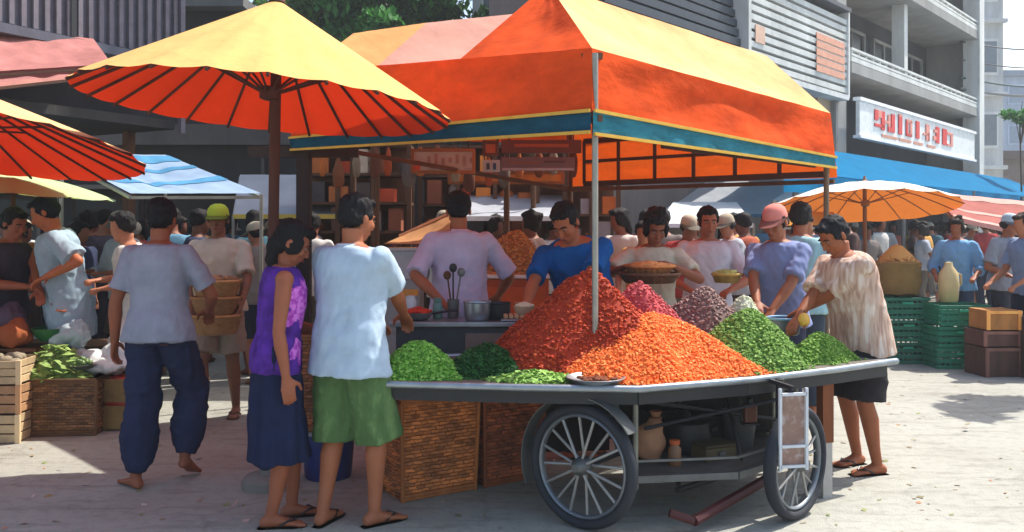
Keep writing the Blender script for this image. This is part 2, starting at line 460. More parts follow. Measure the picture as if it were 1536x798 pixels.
    if bottom:
        bt = dict(kind='shorts', col=(60,60,70), length=.95, loose=.03, fold=.006, mat=None); bt.update(bottom)
        lo = bt['loose']; m = MB(); fo = bt['fold']; o5 = rnd.random()*50
        if bt['kind'] == 'skirt': lo_s = lo; lo = -.004
        top = [(-.10,hipw*.86+lo*.5,.095+lo*.5,.01),(-.03,hipw+lo*.35,.112+lo*.35,.012),(.05,hipw*.95+.010,.110,.01),(.10,waist+.012,.102,.004)]
        if bt['kind'] == 'skirt':
            lo = lo_s; z1 = bt['length']; rs = torso(top[1:], 40)[::-1]
            b0, _ = sp(-.03)
            fc = (legs[0][3]+legs[1][3])/2
            for k in range(1, 8):
                t = k/7; z = b0.z*(1-t)+z1*t; w_ = (hipw+lo)*(1+.18*t) ; d_ = (.115+lo)*(1+.35*t)
                cx = b0.x*(1-t)+fc.x*t; cy = b0.y*(1-t)+fc.y*t
                rs.append([V(cx+w_*math.cos(a)*(1+.045*t*math.sin(a*9+seed)), cy+.012+d_*math.sin(a)*(1+.06*t*math.sin(a*9+seed)), z) for a in [2*PI*j/40 for j in range(40)]])
            m.rings(rs)
            cme = remesh(m.mesh('skirt'), .011, 2)
            displace(cme, lambda c, n: float(fo*(2.2*nz((c.x, c.y, c.z*.16), 20, o5)+nz(c, 9, o5))))
            nm = 'skirt'
        else:
            m.rings(torso(top, 24))
            for i, (hip, kn, an, *_r) in enumerate(legs):
                L_ = bt['length']
                if L_ <= 1.2:
                    e_ = hip.lerp(kn, L_); m.tube([hip+V(0,0,.02), hip.lerp(e_,.5), e_], [(.088+lo*.5,.095+lo*.5),(.086+lo*.8,.09+lo*.8),(.078+lo*1.15,.082+lo*1.15)], n=20)
                else:
                    e_ = kn.lerp(an, L_-1)
                    if bt.get('baggy'):
                        m.tube([hip+V(0,0,.02), hip.lerp(kn,.5), kn+V(0,.01,0), kn.lerp(an,.45)+V(0,.02,0), kn.lerp(an,.75), e_], [.092+lo*.3,.088+lo*.6,.082+lo*.9,.080+lo*1.0,.070+lo*.9,.050+lo*.3], n=20)
                    else: m.tube([hip+V(0,0,.02), hip.lerp(kn,.5), kn, kn.lerp(an,.5), e_], [.090+lo*.4,.080+lo*.6,.064+lo*.7,.058+lo*.7,.052+lo*.8], n=18)
            cme = remesh(m.mesh('trousers'), max(.010, voxel), 2)
            displace(cme, lambda c, n: float(max(-.4*fo, fo*(.9*rz_((c.x+.2*c.z, c.y, c.z*.40), 9, o5)+.8*rz_((c.x,c.y,c.z*1.5), 6, o5+7)+.5*nz(c, 30, o5)))))
            nm = 'shorts' if bt['length'] <= 1.2 else 'trousers'
        link(nm, fin(cme), bt['mat'] or cm('cloth', bt['col']), root)
    if shoes:
        for i, (hip, kn, an, base, fd, fs, up) in enumerate(legs):
            b = MB(); oo = []
            for t, hw in ((-.075,.020),(-.06,.032),(0,.036),(.06,.042),(.12,.052),(.17,.046),(.192,.025)): oo.append((t, hw))
            lft = [base+fd*t+fs*w_ for t, w_ in oo]; rgt = [base+fd*t-fs*w_ for t, w_ in oo[::-1]]
            ring = lft+rgt
            b.rings([[p-up*.018 for p in ring],[p+up*.000 for p in ring]])
            so = link('sandal', fin(b.mesh('sandal', False)), cm('plastic', shoes), root)
            b = MB()
            for q in (-1,1): b.tube([base+fd*.135+up*.030, base+fd*.10+fs*q*.03+up*.043, base+fd*.045+fs*q*.043+up*.02], [.006,.0075,.006], n=8)
            link('strap', fin(b.mesh('strap')), cm('plastic', mul_rgb(shoes,.8)), so)
    root['wr'] = 0; del root['wr']
    return root, dict(hands=[a[2]*s for a in arms], head=hc*s, M=Matrix.Translation(Vector(loc)) @ Matrix.Rotation(rz, 4, 'Z'))
def mul_rgb(c, k): return tuple(int(min(255, x*k)) for x in c)
# ------------------------------------------------------------------ camera, world, sun
sc = bpy.context.scene
cam_d = bpy.data.cameras.new('camera'); cam = bpy.data.objects.new('camera', cam_d); C.objects.link(cam)
cam.location = (0, 0, EYE); cam.rotation_euler = (R(90), 0, 0)
cam_d.sensor_width = 36; cam_d.lens = 36*F/1536; cam_d.shift_y = -(399-HY)/1536.0
cam_d.clip_end = 3000; cam_d.clip_start = .05
sc.camera = cam
SUN_EL = 56; SD = V(.85, .52, 0).normalized()
sunv = V(SD.x*math.cos(R(SUN_EL)), SD.y*math.cos(R(SUN_EL)), math.sin(R(SUN_EL)))
w = bpy.data.worlds.new('World'); sc.world = w; w.use_nodes = True
nt = w.node_tree; nt.nodes.clear()
sky = nt.nodes.new('ShaderNodeTexSky'); sky.sky_type = 'NISHITA'; sky.sun_disc = False
sky.sun_elevation = R(SUN_EL); sky.sun_rotation = math.atan2(SD.x, SD.y); sky.air_density = 1.2; sky.dust_density = 2.5; sky.ozone_density = 1.0
bg = nt.nodes.new('ShaderNodeBackground'); bg.inputs[1].default_value = .15
ow = nt.nodes.new('ShaderNodeOutputWorld')
nt.links.new(sky.outputs[0], bg.inputs[0]); nt.links.new(bg.outputs[0], ow.inputs[0])
sd = bpy.data.lights.new('sun', 'SUN'); sd.energy = 4.0; sd.angle = R(.6); sd.color = (1, .95, .86)
so = bpy.data.objects.new('sun', sd); C.objects.link(so); so.rotation_euler = sunv.to_track_quat('Z', 'Y').to_euler()
sc.view_settings.view_transform = 'Standard'; sc.view_settings.look = 'None'; sc.view_settings.gamma = 1
sc.view_settings.exposure = .80
try: sc.view_settings.use_curve_mapping = False
except Exception: pass
sc.cycles.max_bounces = 7; sc.cycles.use_denoising = True

# ------------------------------------------------------------------ ground
gm, gnt, gout = newmat('street_concrete')
tc = nd(gnt, 'ShaderNodeTexCoord')
def gnoise(sc_, det, rough=.6, m=None):
    n = nd(gnt, 'ShaderNodeTexNoise'); n.inputs['Scale'].default_value = sc_; n.inputs['Detail'].default_value = det; n.inputs['Roughness'].default_value = rough
    gnt.links.new(m.outputs[0] if m else tc.outputs['Object'], n.inputs['Vector']); return n
n1 = gnoise(.7, 6); n2 = gnoise(14, 6, .7); n3 = gnoise(90, 3)
mpg = nd(gnt, 'ShaderNodeMapping'); mpg.inputs['Scale'].default_value = (1, 4.5, 1); gnt.links.new(tc.outputs['Object'], mpg.inputs[0])
n4 = gnoise(2.2, 5, .6, mpg)
r1 = ramp(gnt, [(.25, (.275,.268,.228)), (.5, (.35,.345,.30)), (.78, (.41,.405,.355))]); gnt.links.new(n1.outputs['Fac'], r1.inputs[0])
r2 = ramp(gnt, [(.30, (.72,.72,.74)), (.52, (1,1,1)), (.8, (1.0,.99,.96))]); gnt.links.new(n2.outputs['Fac'], r2.inputs[0])
mx = nd(gnt, 'ShaderNodeMixRGB', blend_type='MULTIPLY'); mx.inputs[0].default_value = .8
gnt.links.new(r1.outputs[0], mx.inputs[1]); gnt.links.new(r2.outputs[0], mx.inputs[2])
r4 = ramp(gnt, [(.36, (.66,.63,.60)), (.47, (1,1,1))]); gnt.links.new(n4.outputs['Fac'], r4.inputs[0])
mx2 = nd(gnt, 'ShaderNodeMixRGB', blend_type='MULTIPLY'); mx2.inputs[0].default_value = .55
gnt.links.new(mx.outputs[0], mx2.inputs[1]); gnt.links.new(r4.outputs[0], mx2.inputs[2])
nd_ = gnoise(3.0, 3); mvx = nd(gnt, 'ShaderNodeMixRGB'); mvx.inputs[0].default_value = .18; gnt.links.new(tc.outputs['Object'], mvx.inputs[1]); gnt.links.new(nd_.outputs['Color'], mvx.inputs[2])
vo = nd(gnt, 'ShaderNodeTexVoronoi', feature='DISTANCE_TO_EDGE'); vo.inputs['Scale'].default_value = .62; gnt.links.new(mvx.outputs[0], vo.inputs['Vector'])
rc = ramp(gnt, [(.0, (.45,.43,.40)), (.008, (1,1,1))]); gnt.links.new(vo.outputs['Distance'], rc.inputs[0])
mx3 = nd(gnt, 'ShaderNodeMixRGB', blend_type='MULTIPLY'); mx3.inputs[0].default_value = .22; gnt.links.new(mx2.outputs[0], mx3.inputs[1]); gnt.links.new(rc.outputs[0], mx3.inputs[2]); mx2 = mx3
gb = nd(gnt, 'ShaderNodeBsdfPrincipled'); gb.inputs['Roughness'].default_value = .8; gb.inputs['Specular IOR Level'].default_value = .35
gnt.links.new(mx2.outputs[0], gb.inputs['Base Color'])
ad = nd(gnt, 'ShaderNodeMath', operation='ADD'); gnt.links.new(n2.outputs['Fac'], ad.inputs[0]); gnt.links.new(n3.outputs['Fac'], ad.inputs[1])
bp = nd(gnt, 'ShaderNodeBump'); bp.inputs['Strength'].default_value = .5; bp.inputs['Distance'].default_value = .012
gnt.links.new(ad.outputs[0], bp.inputs['Height']); gnt.links.new(bp.outputs[0], gb.inputs['Normal']); gnt.links.new(gb.outputs[0], gout.inputs[0])
g = MB(); g.patch((-300,-60,0),(300,-60,0),(300,900,0),(-300,900,0), 1, 1)
tag(g.build('street', gm), kind='structure')
# strip pavement under the buildings on the right, with a kerb
kb = MB(); a = V(7.75,20,0)+V(.749,-.663,0)*1.9; kb.bar(a-U*12+V(0,0,.06), a+U*30+V(0,0,.06), .16, .12)
a2 = V(7.75,20,0)+V(.749,-.663,0)*.85; kb.bar(a2-U*12+V(0,0,.058), a2+U*30+V(0,0,.058), 1.94, .116)
tag(kb.build('pavement', cm('conc', (165,160,150))), kind='structure')
# litter and scraps scattered over the street
sm_ = MB(); rr_ = random.Random(3)
for i in range(900):
    y = rr_.uniform(4.3, 12); x = rr_.uniform(-.65, .65)*y
    s_ = rr_.uniform(.006, .022); a = rr_.uniform(0, 6.28); z = rr_.uniform(.002, .006)
    p = V(x, y, z); e = V(math.cos(a), math.sin(a), .1)*s_; f = V(-math.sin(a), math.cos(a), .2)*s_*rr_.uniform(.3, .9)
    sm_.add([p-e-f, p+e-f, p+e+f, p-e+f], [(0,1,2,3)])
tag(sm_.build('litter', island_mat('litter_scraps', [(0,(.42,.38,.3)),(.35,(.25,.2,.13)),(.6,(.2,.25,.08)),(.8,(.5,.2,.1)),(1,(.6,.58,.55))])), 'small dry leaf and vegetable scraps strewn over the pale street', 'litter', kind='stuff')

# ------------------------------------------------------------------ main canopy over the cart
ORF = (.80,.155,.018); 
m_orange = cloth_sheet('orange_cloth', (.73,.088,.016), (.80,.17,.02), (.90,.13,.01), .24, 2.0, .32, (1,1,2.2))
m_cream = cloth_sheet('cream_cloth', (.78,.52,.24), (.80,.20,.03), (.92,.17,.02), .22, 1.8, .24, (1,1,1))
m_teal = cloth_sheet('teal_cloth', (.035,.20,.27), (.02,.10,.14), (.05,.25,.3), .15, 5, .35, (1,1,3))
m_navy = cloth_sheet('navy_cloth', (.012,.07,.12), (.01,.05,.08), (.02,.1,.15), .08, 5, .3, (1,1,3))  # darker copy of the teal valance cloth, shade of the left side in its colour
m_trim = cm('cloth', (205,165,75))
T0 = P(888,72,4.80); T1 = P(1246,170,7.2); T3 = P(440,109,7.45); T2 = P(852,165,8.9); Cc = T0.lerp(T3, .337)
A = P(822,-24,6.3); B = P(1150,84,7.45)
E0 = P(888,166,4.75); E1 = P(1252,236,7.15); E3 = P(436,207,7.4); E2 = P(852,280,8.95); E1b = P(1256,266,7.3)
can = thing('market_canopy', 'big orange market canopy with sunlit cream roof and teal valance over the spice cart', 'canopy', (E0.x, E0.y, 0))
def rel(p, o): return Vector(p) - o
co = V(E0.x, E0.y, 0)
def sagfn(amp, k=3, nzs=1.7, dirv=V(0,0,-1), na=.02, o=0):
    def f(u, v):
        s = math.sin(PI*u)*math.sin(PI*v)
        return dirv*amp*s + V(noise.noise(V(u*5+o, v*4, o)), noise.noise(V(u*5, v*4+o, 7)), noise.noise(V(u*7+o, v*3, 3)))*na*min(1, 6*u, 6*(1-u), 6*v+.15, 6*(1-v)+.15)
    return f
def cpatch(name, m, a, b, c, d, nu=26, nv=12, **k):
    mb = MB(); mb.patch(rel(a,co), rel(b,co), rel(c,co), rel(d,co), nu, nv, sagfn(**k)); return mb
def orient(me_obj, toward):
    """make the front side of an open sheet look along 'toward'"""
    me = me_obj.data
    s = sum((f.normal*f.area for f in me.polygons), Vector())
    if s.dot(Vector(toward)) < 0:
        me.flip_normals()
    return me_obj
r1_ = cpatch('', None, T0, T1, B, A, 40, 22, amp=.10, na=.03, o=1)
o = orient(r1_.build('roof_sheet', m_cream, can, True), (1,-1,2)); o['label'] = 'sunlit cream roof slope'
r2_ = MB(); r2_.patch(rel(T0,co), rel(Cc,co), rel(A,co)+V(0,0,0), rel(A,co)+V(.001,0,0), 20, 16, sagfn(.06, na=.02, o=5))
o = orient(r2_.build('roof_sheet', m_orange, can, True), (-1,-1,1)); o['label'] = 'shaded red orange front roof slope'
r3_ = MB(); r3_.patch(rel(Cc,co), rel(T2,co), rel(B,co), rel(A,co), 14, 10, sagfn(.05)); r3_.patch(rel(Cc,co), rel(T3,co), rel(T2,co)+V(0,0,.002), rel(T2,co), 8, 8, sagfn(.02))
r3_.patch(rel(T1,co), rel(T2,co), rel(B,co), rel(B,co)+V(.001,0,0), 10, 8, sagfn(.03))
orient(r3_.build('roof_sheet', m_orange, can, True), (0,0,1))
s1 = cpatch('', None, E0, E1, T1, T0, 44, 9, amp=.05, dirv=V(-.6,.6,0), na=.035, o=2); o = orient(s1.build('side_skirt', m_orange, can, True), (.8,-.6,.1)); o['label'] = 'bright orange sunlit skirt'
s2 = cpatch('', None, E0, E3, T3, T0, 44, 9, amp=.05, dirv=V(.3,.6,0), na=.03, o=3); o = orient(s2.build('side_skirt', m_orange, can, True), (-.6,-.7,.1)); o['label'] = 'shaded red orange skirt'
s3 = cpatch('', None, E1b, E2, T2, T1, 24, 5, amp=.03, na=.03, o=4); orient(s3.build('side_skirt', m_orange, can, True), (.5,.8,0))
E2c = P(852,215,8.95)
s4 = cpatch('', None, E3, E2c, T2, T3, 24, 5, amp=.03, na=.03, o=6); orient(s4.build('side_skirt', m_orange, can, True), (-.5,.8,0))
dz = V(0,0,.012)
for a_, b_, ha, hb in ((E0, E1, .125, .085), (E0, E3, .115, .10)):
    d_ = (b_-a_).normalized(); nn_ = V(d_.y, -d_.x, 0); nn_ = nn_ if nn_.y < 0 else -nn_
    off = nn_*.008
    mb = MB(); mb.patch(rel(a_-V(0,0,ha),co)+off, rel(b_-V(0,0,hb),co)+off, rel(b_,co)+off, rel(a_,co)+off, 60, 3, lambda u, v: V(noise.noise(V(u*22,v,1))*.015*(1-v), noise.noise(V(u*20,v,4))*.015*(1-v), .008*math.sin(u*60)*(1-v)))
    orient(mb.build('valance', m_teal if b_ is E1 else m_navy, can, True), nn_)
    for q, (h0, h1) in enumerate(((0, 0), (ha, hb))):
        mb = MB(); mb.bar(rel(a_-V(0,0,h0),co)+off*2.2, rel(b_-V(0,0,h1),co)+off*2.2, .012, .018); mb.build('trim', m_trim, can)
wd = cm('wood', (92,62,40)); wd2 = cm('wood', (70,44,30)); polem = cm('metal', (150,148,140), metal=.55)
mb = MB(); mb.tube([rel(V(E0.x+.02,E0.y+.04,.74),co), rel(V(E0.x+.02,E0.y+.04,T0.z-.03),co)], .017, 12); mb.build('pole', polem, can, True)
mb = MB(); mb.tube([rel(V(E1.x-.06,E1.y+.02,0),co), rel(V(E1.x-.06,E1.y+.02,T1.z-.05),co)], .022, 12); mb.build('pole', cm('wood',(120,100,80)), can, True)
mb = MB(); mb.tube([rel(V(E3.x+.13,E3.y,0),co), rel(V(E3.x+.13,E3.y,T3.z-.05),co)], .016, 12); mb.build('pole', cm('wood',(175,140,100)), can, True)
mb = MB(); mb.tube([rel(V(E2.x+.02,E2.y-.06,0),co), rel(V(E2.x+.02,E2.y-.06,T2.z-.05),co)], .022, 12); mb.build('pole', wd, can, True)
dn = V(0,0,-.06)
for a_, b_ in ((E0,E1),(E0,E3),(E1b,E2),(E3,E2),(T0,T1),(T0,T3),(T1,T2),(T3,T2)):
    cdir = (V(.6,7,0)-(a_+b_)/2); cdir.z = 0; cdir = cdir.normalized()*.06
    mb = MB(); mb.bar(rel(a_+cdir+dn*.6,co), rel(b_+cdir+dn*.6,co), .035, .035); mb.build('beam', wd, can)
for a_, b_ in ((T0,A),(Cc,A),(T1,B),(T2,B),(A,B),(T0.lerp(T1,.5),A.lerp(B,.5)),(T2,A)):
    ctr = V(.6,7,0); k_ = lambda p: p+(V(ctr.x-p.x,ctr.y-p.y,0).normalized()*.14 if p not in (A, B) else V(0,0,0))
    mb = MB(); mb.bar(rel(k_(a_)+dn*3.0,co), rel(k_(b_)+dn*3.0,co), .03, .03); mb.build('rafter', wd, can)
# lattice girder hanging on the inside of the right hand eave
mb = MB(); q0 = E0.lerp(E1,.28)+V(-.10,.10,.10); q1 = E1+V(-.12,.12,.06); q0b = q0-V(0,0,.20); q1b = q1-V(0,0,.12)
mb.bar(rel(q0,co), rel(q1,co), .03, .05); mb.bar(rel(q0b,co), rel(q1b,co), .025, .03)
for k in range(9):
    t = k/8; mb.bar(rel(q0.lerp(q1,t),co), rel(q0b.lerp(q1b,t),co), .022, .022)
mb.build('girder', wd2, can)
mb = MB(); q0 = E1b+V(-.12,-.10,.02); q1 = E2+V(.15,-.15,.02)
mb.bar(rel(q0,co), rel(q1,co), .03, .05); mb.bar(rel(q0+V(0,0,.42),co), rel(q1+V(0,0,.42),co), .03, .05); mb.bar(rel(q0+V(0,0,.22),co), rel(q1+V(0,0,.22),co), .03, .03)
for k in range(7):
    t = k/6; mb.bar(rel(q0.lerp(q1,t),co), rel(q0.lerp(q1,t)+V(0,0,.42),co), .03, .03)
mb.build('girder', wd2, can)
# second canopy behind the first, pink and peach
m_pink = cloth_sheet('pink_cloth', (.70,.36,.28), (.6,.25,.15), (.7,.3,.2), .25, 1.5, .12)
m_peach = cloth_sheet('peach_cloth', (.86,.42,.16), (.8,.3,.1), (.9,.35,.1), .25, 1.5, .12)
a = thing('rear_canopy', 'faded pink and peach canopy rising behind the main orange canopy', 'canopy', (-.6,9.6,0)); oo = V(-.6,9.6,0)
Q = [P(530,50,9.2), P(640,34,9.6), P(800,18,10.2), P(760,100,8.9), P(565,100,8.9), P(470,95,8.6), P(860,95,10.6)]
mb = MB(); mb.patch(rel(Q[4],oo), rel(Q[3],oo), rel(Q[2],oo), rel(Q[1],oo), 14, 8, sagfn(.05)); orient(mb.build('roof_sheet', m_pink, a, True), (0,-1,1))
mb = MB(); mb.patch(rel(Q[5],oo), rel(Q[4],oo), rel(Q[1],oo), rel(Q[0],oo), 10, 8, sagfn(.03)); orient(mb.build('roof_sheet', m_peach, a, True), (-.3,-1,1))
for q in (Q[4], Q[3], Q[0], Q[2]):
    mb = MB(); mb.tube([rel(V(q.x,q.y,0),oo), rel(q+V(0,0,-.02),oo)], .03, 10); mb.build('pole', wd, a, True)

# ------------------------------------------------------------------ parasols
def parasol(name, label, cx, cy, z, Rr, hgt, tx, ty, front, back, ribs=24, polem_=None, poler=.03, group=None, sc_amp=.02, ribr=.007, apexcap=True, base=True, rows=10, convex=.0):
    t = thing(name, label, 'parasol', (cx, cy, 0), 0, group)
    M = Matrix.Rotation(R(ty), 3, 'Y') @ Matrix.Rotation(R(tx), 3, 'X')
    c = V(0, 0, z)
    mb = MB(); n = ribs*4; rs = []
    for j in range(rows+1):
        v = j/rows; rad = Rr*(.015+.985*v); zz = hgt*(1-v) + convex*math.sin(PI*v)*hgt
        ring = []
        for k in range(n):
            a_ = 2*PI*k/n; u = (k % 4)/4; sg = math.sin(PI*u)
            ring.append(c + M @ V(rad*math.cos(a_)*(1-sc_amp*sg*v), rad*math.sin(a_)*(1-sc_amp*sg*v), zz-sc_amp*.9*Rr*sg*v))
        rs.append(ring)
    mb.rings(rs, False)
    orient(mb.build('canopy', front if not back else back, t, True), (0,0,1))
    for k in range(ribs):
        a_ = 2*PI*k/ribs; b = MB(); q = []
        for j in range(6):
            v = .03+.97*j/5; q.append(c + M @ V(Rr*v*math.cos(a_), Rr*v*math.sin(a_), hgt*(1-v)+convex*math.sin(PI*v)*hgt-ribr*1.6))
        b.tube(q, ribr, 6); b.build('rib', polem_, t, True)
    if ribs <= 24:
        for k in range(0, ribs, 2):
            a_ = 2*PI*k/ribs; b = MB(); b.tube([c+M @ V(.03*math.cos(a_), .03*math.sin(a_), hgt*.12), c+M @ V(Rr*.5*math.cos(a_), Rr*.5*math.sin(a_), hgt*.5+convex*hgt-.012)], ribr*.8, 6); b.build('strut', polem_, t, True)
    b = MB(); b.tube([V(0,0,0), c+M @ V(0,0,hgt+.02)], poler, 12); b.build('pole', polem_, t, True)
    b = MB(); b.lathe([(.03,-.04),(poler+.025,-.03),(poler+.03,.03),(poler+.012,.04)], c+M @ V(0,0,hgt*.12), 14, True, M); b.build('runner', polem_, t, True)
    if apexcap: b = MB(); b.lathe([(.05,-.01),(.045,.02),(.018,.05),(.012,.09)], c+M @ V(0,0,hgt), 12, True, M); b.build('finial', polem_, t, True)
    if base: b = MB(); b.lathe([(.15,0),(.15,.05),(.13,.07),(.05,.08),(.045,.16)], (0,0,0), 20); b.build('base', cm('conc', (120,116,110)), t, True)
    return t
brn = cm('wood', (74,44,34)); dk = cm('paint', (58,28,26))
m_um1 = cloth_sheet('parasol_cloth', (.78,.47,.17), (.80,.060,.014), (.90,.05,.006), .14, 2.0, .10)
t_big = parasol('market_parasol', 'large parasol with cream top and red ribbed underside on a dark wooden pole', -1.423, 5.2, 2.223, 1.065, .625, -2.2, 4.0, m_um1, None, 24, brn, .032, ribr=.010, sc_amp=.012)
m_um2 = cloth_sheet('parasol_cloth_red', (.78,.47,.22), (.72,.045,.014), (.90,.045,.006), .13, 2.0, .14)
parasol('market_parasol', 'cream and red parasol cut off by the left edge, above the left stalls', -3.72, 5.6, 2.10, 1.33, .40, -8, 5, m_um2, None, 24, brn, .03, ribr=.009, sc_amp=.012)
m_um3 = cloth_sheet('parasol_cloth_orange', (.86,.80,.70), (.82,.26,.05), (.95,.26,.04), .16, 2, .1)
parasol('market_parasol', 'wide low parasol with white top and orange underside behind the striped shirted man', 4.45, 11.2, 1.80, 1.12, .30, -9, 2, m_um3, None, 16, cm('wood',(140,100,70)), .025, convex=.18)
m_um4 = cloth_sheet('parasol_cloth_green', (.55,.66,.35), (.28,.40,.12), (.5,.6,.2), .35, 3, .12)
parasol('market_parasol', 'yellow green parasol low at the left edge under the red one', -4.05, 7.2, 1.80, .78, .16, 0, 4, m_um4, None, 12, brn, .02, convex=.2)
m_tealaw = cloth_sheet('teal_awning_cloth', (.26,.50,.56), (.12,.3,.35), (.3,.5,.55), .3, 3, .12)

# awning helper: tilted sheet on four poles
def awning(name, label, pts, m, poles=(0,1,2,3), group=None, pm=None, pr=.02, cat='awning', sag=.05, stripes=None, toward=(0,0,1), edge=None):
    pts = [Vector(p) for p in pts]; c = sum(pts, Vector())/4; c.z = 0
    t = thing(name, label, cat, c, 0, group)
    mb = MB(); mb.patch(*[rel(p, c) for p in pts], 24, 12, sagfn(sag, na=.03, o=c.x)); orient(mb.build('sheet', m, t, True), toward)
    for i in poles:
        p = pts[i]; b = MB(); b.tube([V(p.x-c.x, p.y-c.y, 0), V(p.x-c.x, p.y-c.y, p.z-.01)], pr, 10); b.build('pole', pm or polem, t, True)
    b = MB()
    for i in range(4): b.bar(rel(pts[i], c)-V(0,0,.035), rel(pts[(i+1) % 4], c)-V(0,0,.035), .025, .025)
    b.build('frame', pm or polem, t)
    if edge:
        b = MB(); b.bar(rel(pts[0], c)+V(0,-.012,-.02), rel(pts[1], c)+V(0,-.012,-.02), .014, .05); b.build('hem', edge, t)
    if stripes:
        for v0, v1 in stripes[1]:
            b = MB(); a0 = pts[0].lerp(pts[3], v0); a1 = pts[0].lerp(pts[3], v1); b0 = pts[1].lerp(pts[2], v0); b1 = pts[1].lerp(pts[2], v1)
            fs = sagfn(sag, na=.03, o=c.x)
            b.patch(rel(a0,c), rel(b0,c), rel(b1,c), rel(a1,c), 24, 3, lambda u, v: fs(u, v0+(v1-v0)*v)+V(0,0,.006)); orient(b.build('stripe', stripes[0], t, True), toward)
    return t
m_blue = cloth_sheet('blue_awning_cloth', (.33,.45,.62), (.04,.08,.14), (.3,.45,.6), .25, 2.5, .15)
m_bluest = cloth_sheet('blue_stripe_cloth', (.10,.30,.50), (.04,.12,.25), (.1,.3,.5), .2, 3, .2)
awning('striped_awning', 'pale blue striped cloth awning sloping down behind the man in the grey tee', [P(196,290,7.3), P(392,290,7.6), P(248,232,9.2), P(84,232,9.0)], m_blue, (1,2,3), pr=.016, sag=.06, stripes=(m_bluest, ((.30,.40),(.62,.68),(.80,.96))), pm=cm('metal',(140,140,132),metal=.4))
awning('stall_awning', 'short teal awning at the left edge above the green parasol', [P(-80,262,8.2), P(92,258,8.2), P(92,226,9.3), P(-80,226,9.3)], m_tealaw, (1,2), sag=.03)
m_grayaw = cloth_sheet('grey_awning_cloth', (.50,.52,.56), (.3,.32,.35), (.5,.5,.5), .3, 3, .12)
m_whiteaw = cloth_sheet('white_awning_cloth', (.80,.84,.84), (.5,.55,.58), (.8,.8,.8), .35, 3, .08)
m_yel = cloth_sheet('cream_yellow_cloth', (.72,.62,.28), (.6,.5,.25), (.8,.7,.3), .3, 3, .12)
awning('stall_awning', 'grey and yellow trimmed flat awning seen between the parasol pole and the dark post', [P(350,322,10), P(520,322,10), P(520,262,11.5), P(360,262,11.5)], m_grayaw, (0,1), edge=cm('cloth',(220,190,90)))
awning('stall_awning', 'white edged low awning behind the man in the lilac shirt', [P(675,325,9.6), P(850,325,9.6), P(850,292,10.8), P(700,292,10.8)], m_grayaw, (0,1), edge=cm('cloth',(225,232,238)))
awning('stall_awning', 'pale white canopy above the young man in the white tee', [P(985,336,11), P(1130,336,11), P(1105,303,12.6), P(1010,303,12.6)], m_whiteaw, (0,1), sag=.04, edge=cm('cloth',(235,238,238)))
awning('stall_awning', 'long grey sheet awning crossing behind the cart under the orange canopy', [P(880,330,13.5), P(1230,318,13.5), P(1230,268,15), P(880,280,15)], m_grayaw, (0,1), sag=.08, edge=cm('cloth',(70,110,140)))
awning('stall_awning', 'white flap awning left of the orange parasol', [P(1160,300,12.6), P(1215,308,12.6), P(1240,282,13.5), P(1190,280,13.5)], m_whiteaw, (0,1), sag=.02)
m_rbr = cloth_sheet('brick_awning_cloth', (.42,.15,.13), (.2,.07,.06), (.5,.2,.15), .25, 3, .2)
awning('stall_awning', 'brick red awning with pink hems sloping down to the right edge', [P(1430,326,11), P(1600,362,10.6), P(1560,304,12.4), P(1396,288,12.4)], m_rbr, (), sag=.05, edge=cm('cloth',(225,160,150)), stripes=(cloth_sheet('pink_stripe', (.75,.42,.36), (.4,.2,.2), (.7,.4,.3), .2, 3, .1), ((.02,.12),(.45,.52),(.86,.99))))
m_ogaw = cloth_sheet('orange_awning_cloth', (.75,.32,.06), (.7,.28,.05), (.9,.4,.08), .45, 3, .15)
awning('stall_awning', 'low yellow orange awning under the white flap at the pink capped man', [P(1170,338,10.4), P(1262,338,10.4), P(1250,318,11), P(1180,316,11)], m_ogaw, (0,), sag=.02)

# ------------------------------------------------------------------ spice cart
TZ = .725
poly = [(-.68,4.50),(.0,4.40),(.62,4.35),(1.25,4.62),(1.82,4.97),(2.28,5.28),(2.05,5.37),(1.78,5.62),(1.50,5.78),(-.10,5.55),(-.72,5.40)]
cart = thing('spice_cart', 'long metal topped market cart on two spoked wheels heaped with spices and greens', 'cart', (.6,4.9,0)); ko = V(.6,4.9,0)
kp = [(x-.6, y-4.9) for x, y in poly]
m_steel = cm('metal', (150,158,165), rough=.35); m_dark = cm('paint', (34,36,40)); m_grey = cm('metal', (110,112,112), metal=.5, rough=.5)
mb = MB(); mb.prism(kp, TZ-.02, TZ); mb.build('tabletop', cm('metal', (120,112,105), rough=.5, metal=.4), cart)
mb = MB(); mb.tube([V(x,y,TZ-.004) for x, y in kp]+[V(*kp[0],TZ-.004), V(*kp[1],TZ-.004)], .019, 10, False); mb.build('rim', m_steel, cart, True)
mb = MB()
ins = [(x*.955, y*.93+.0) for x, y in kp]
for i in range(len(ins)): mb.bar(V(*ins[i],TZ-.055), V(*ins[(i+1) % len(ins)],TZ-.055), .025, .062)
mb.build('apron', m_dark, cart)
mb = MB()
for x in (-.9,-.3,.3,.9): mb.bar(V(x,-.35+max(0,x-.1)*.45,TZ-.05), V(x,.55,TZ-.05), .03, .04)
mb.build('crossbar', m_dark, cart)
for x, y in ((.02,-.44),(.02,.35),(.98,.05),(1.0,.55),(-1.0,.35)):
    mb = MB(); mb.tube([V(x,y,TZ-.03), V(x,y,.20)], .014, 8); mb.build('leg', cm('metal',(120,122,112),metal=.4), cart, True)
mb = MB(); mb.prism([(.02,-.44),(.55,-.36),(.98,.02),(1.0,.6),(.02,.5)], .235, .255); mb.build('lower_shelf', cm('wood',(88,82,76)), cart)
mb = MB()
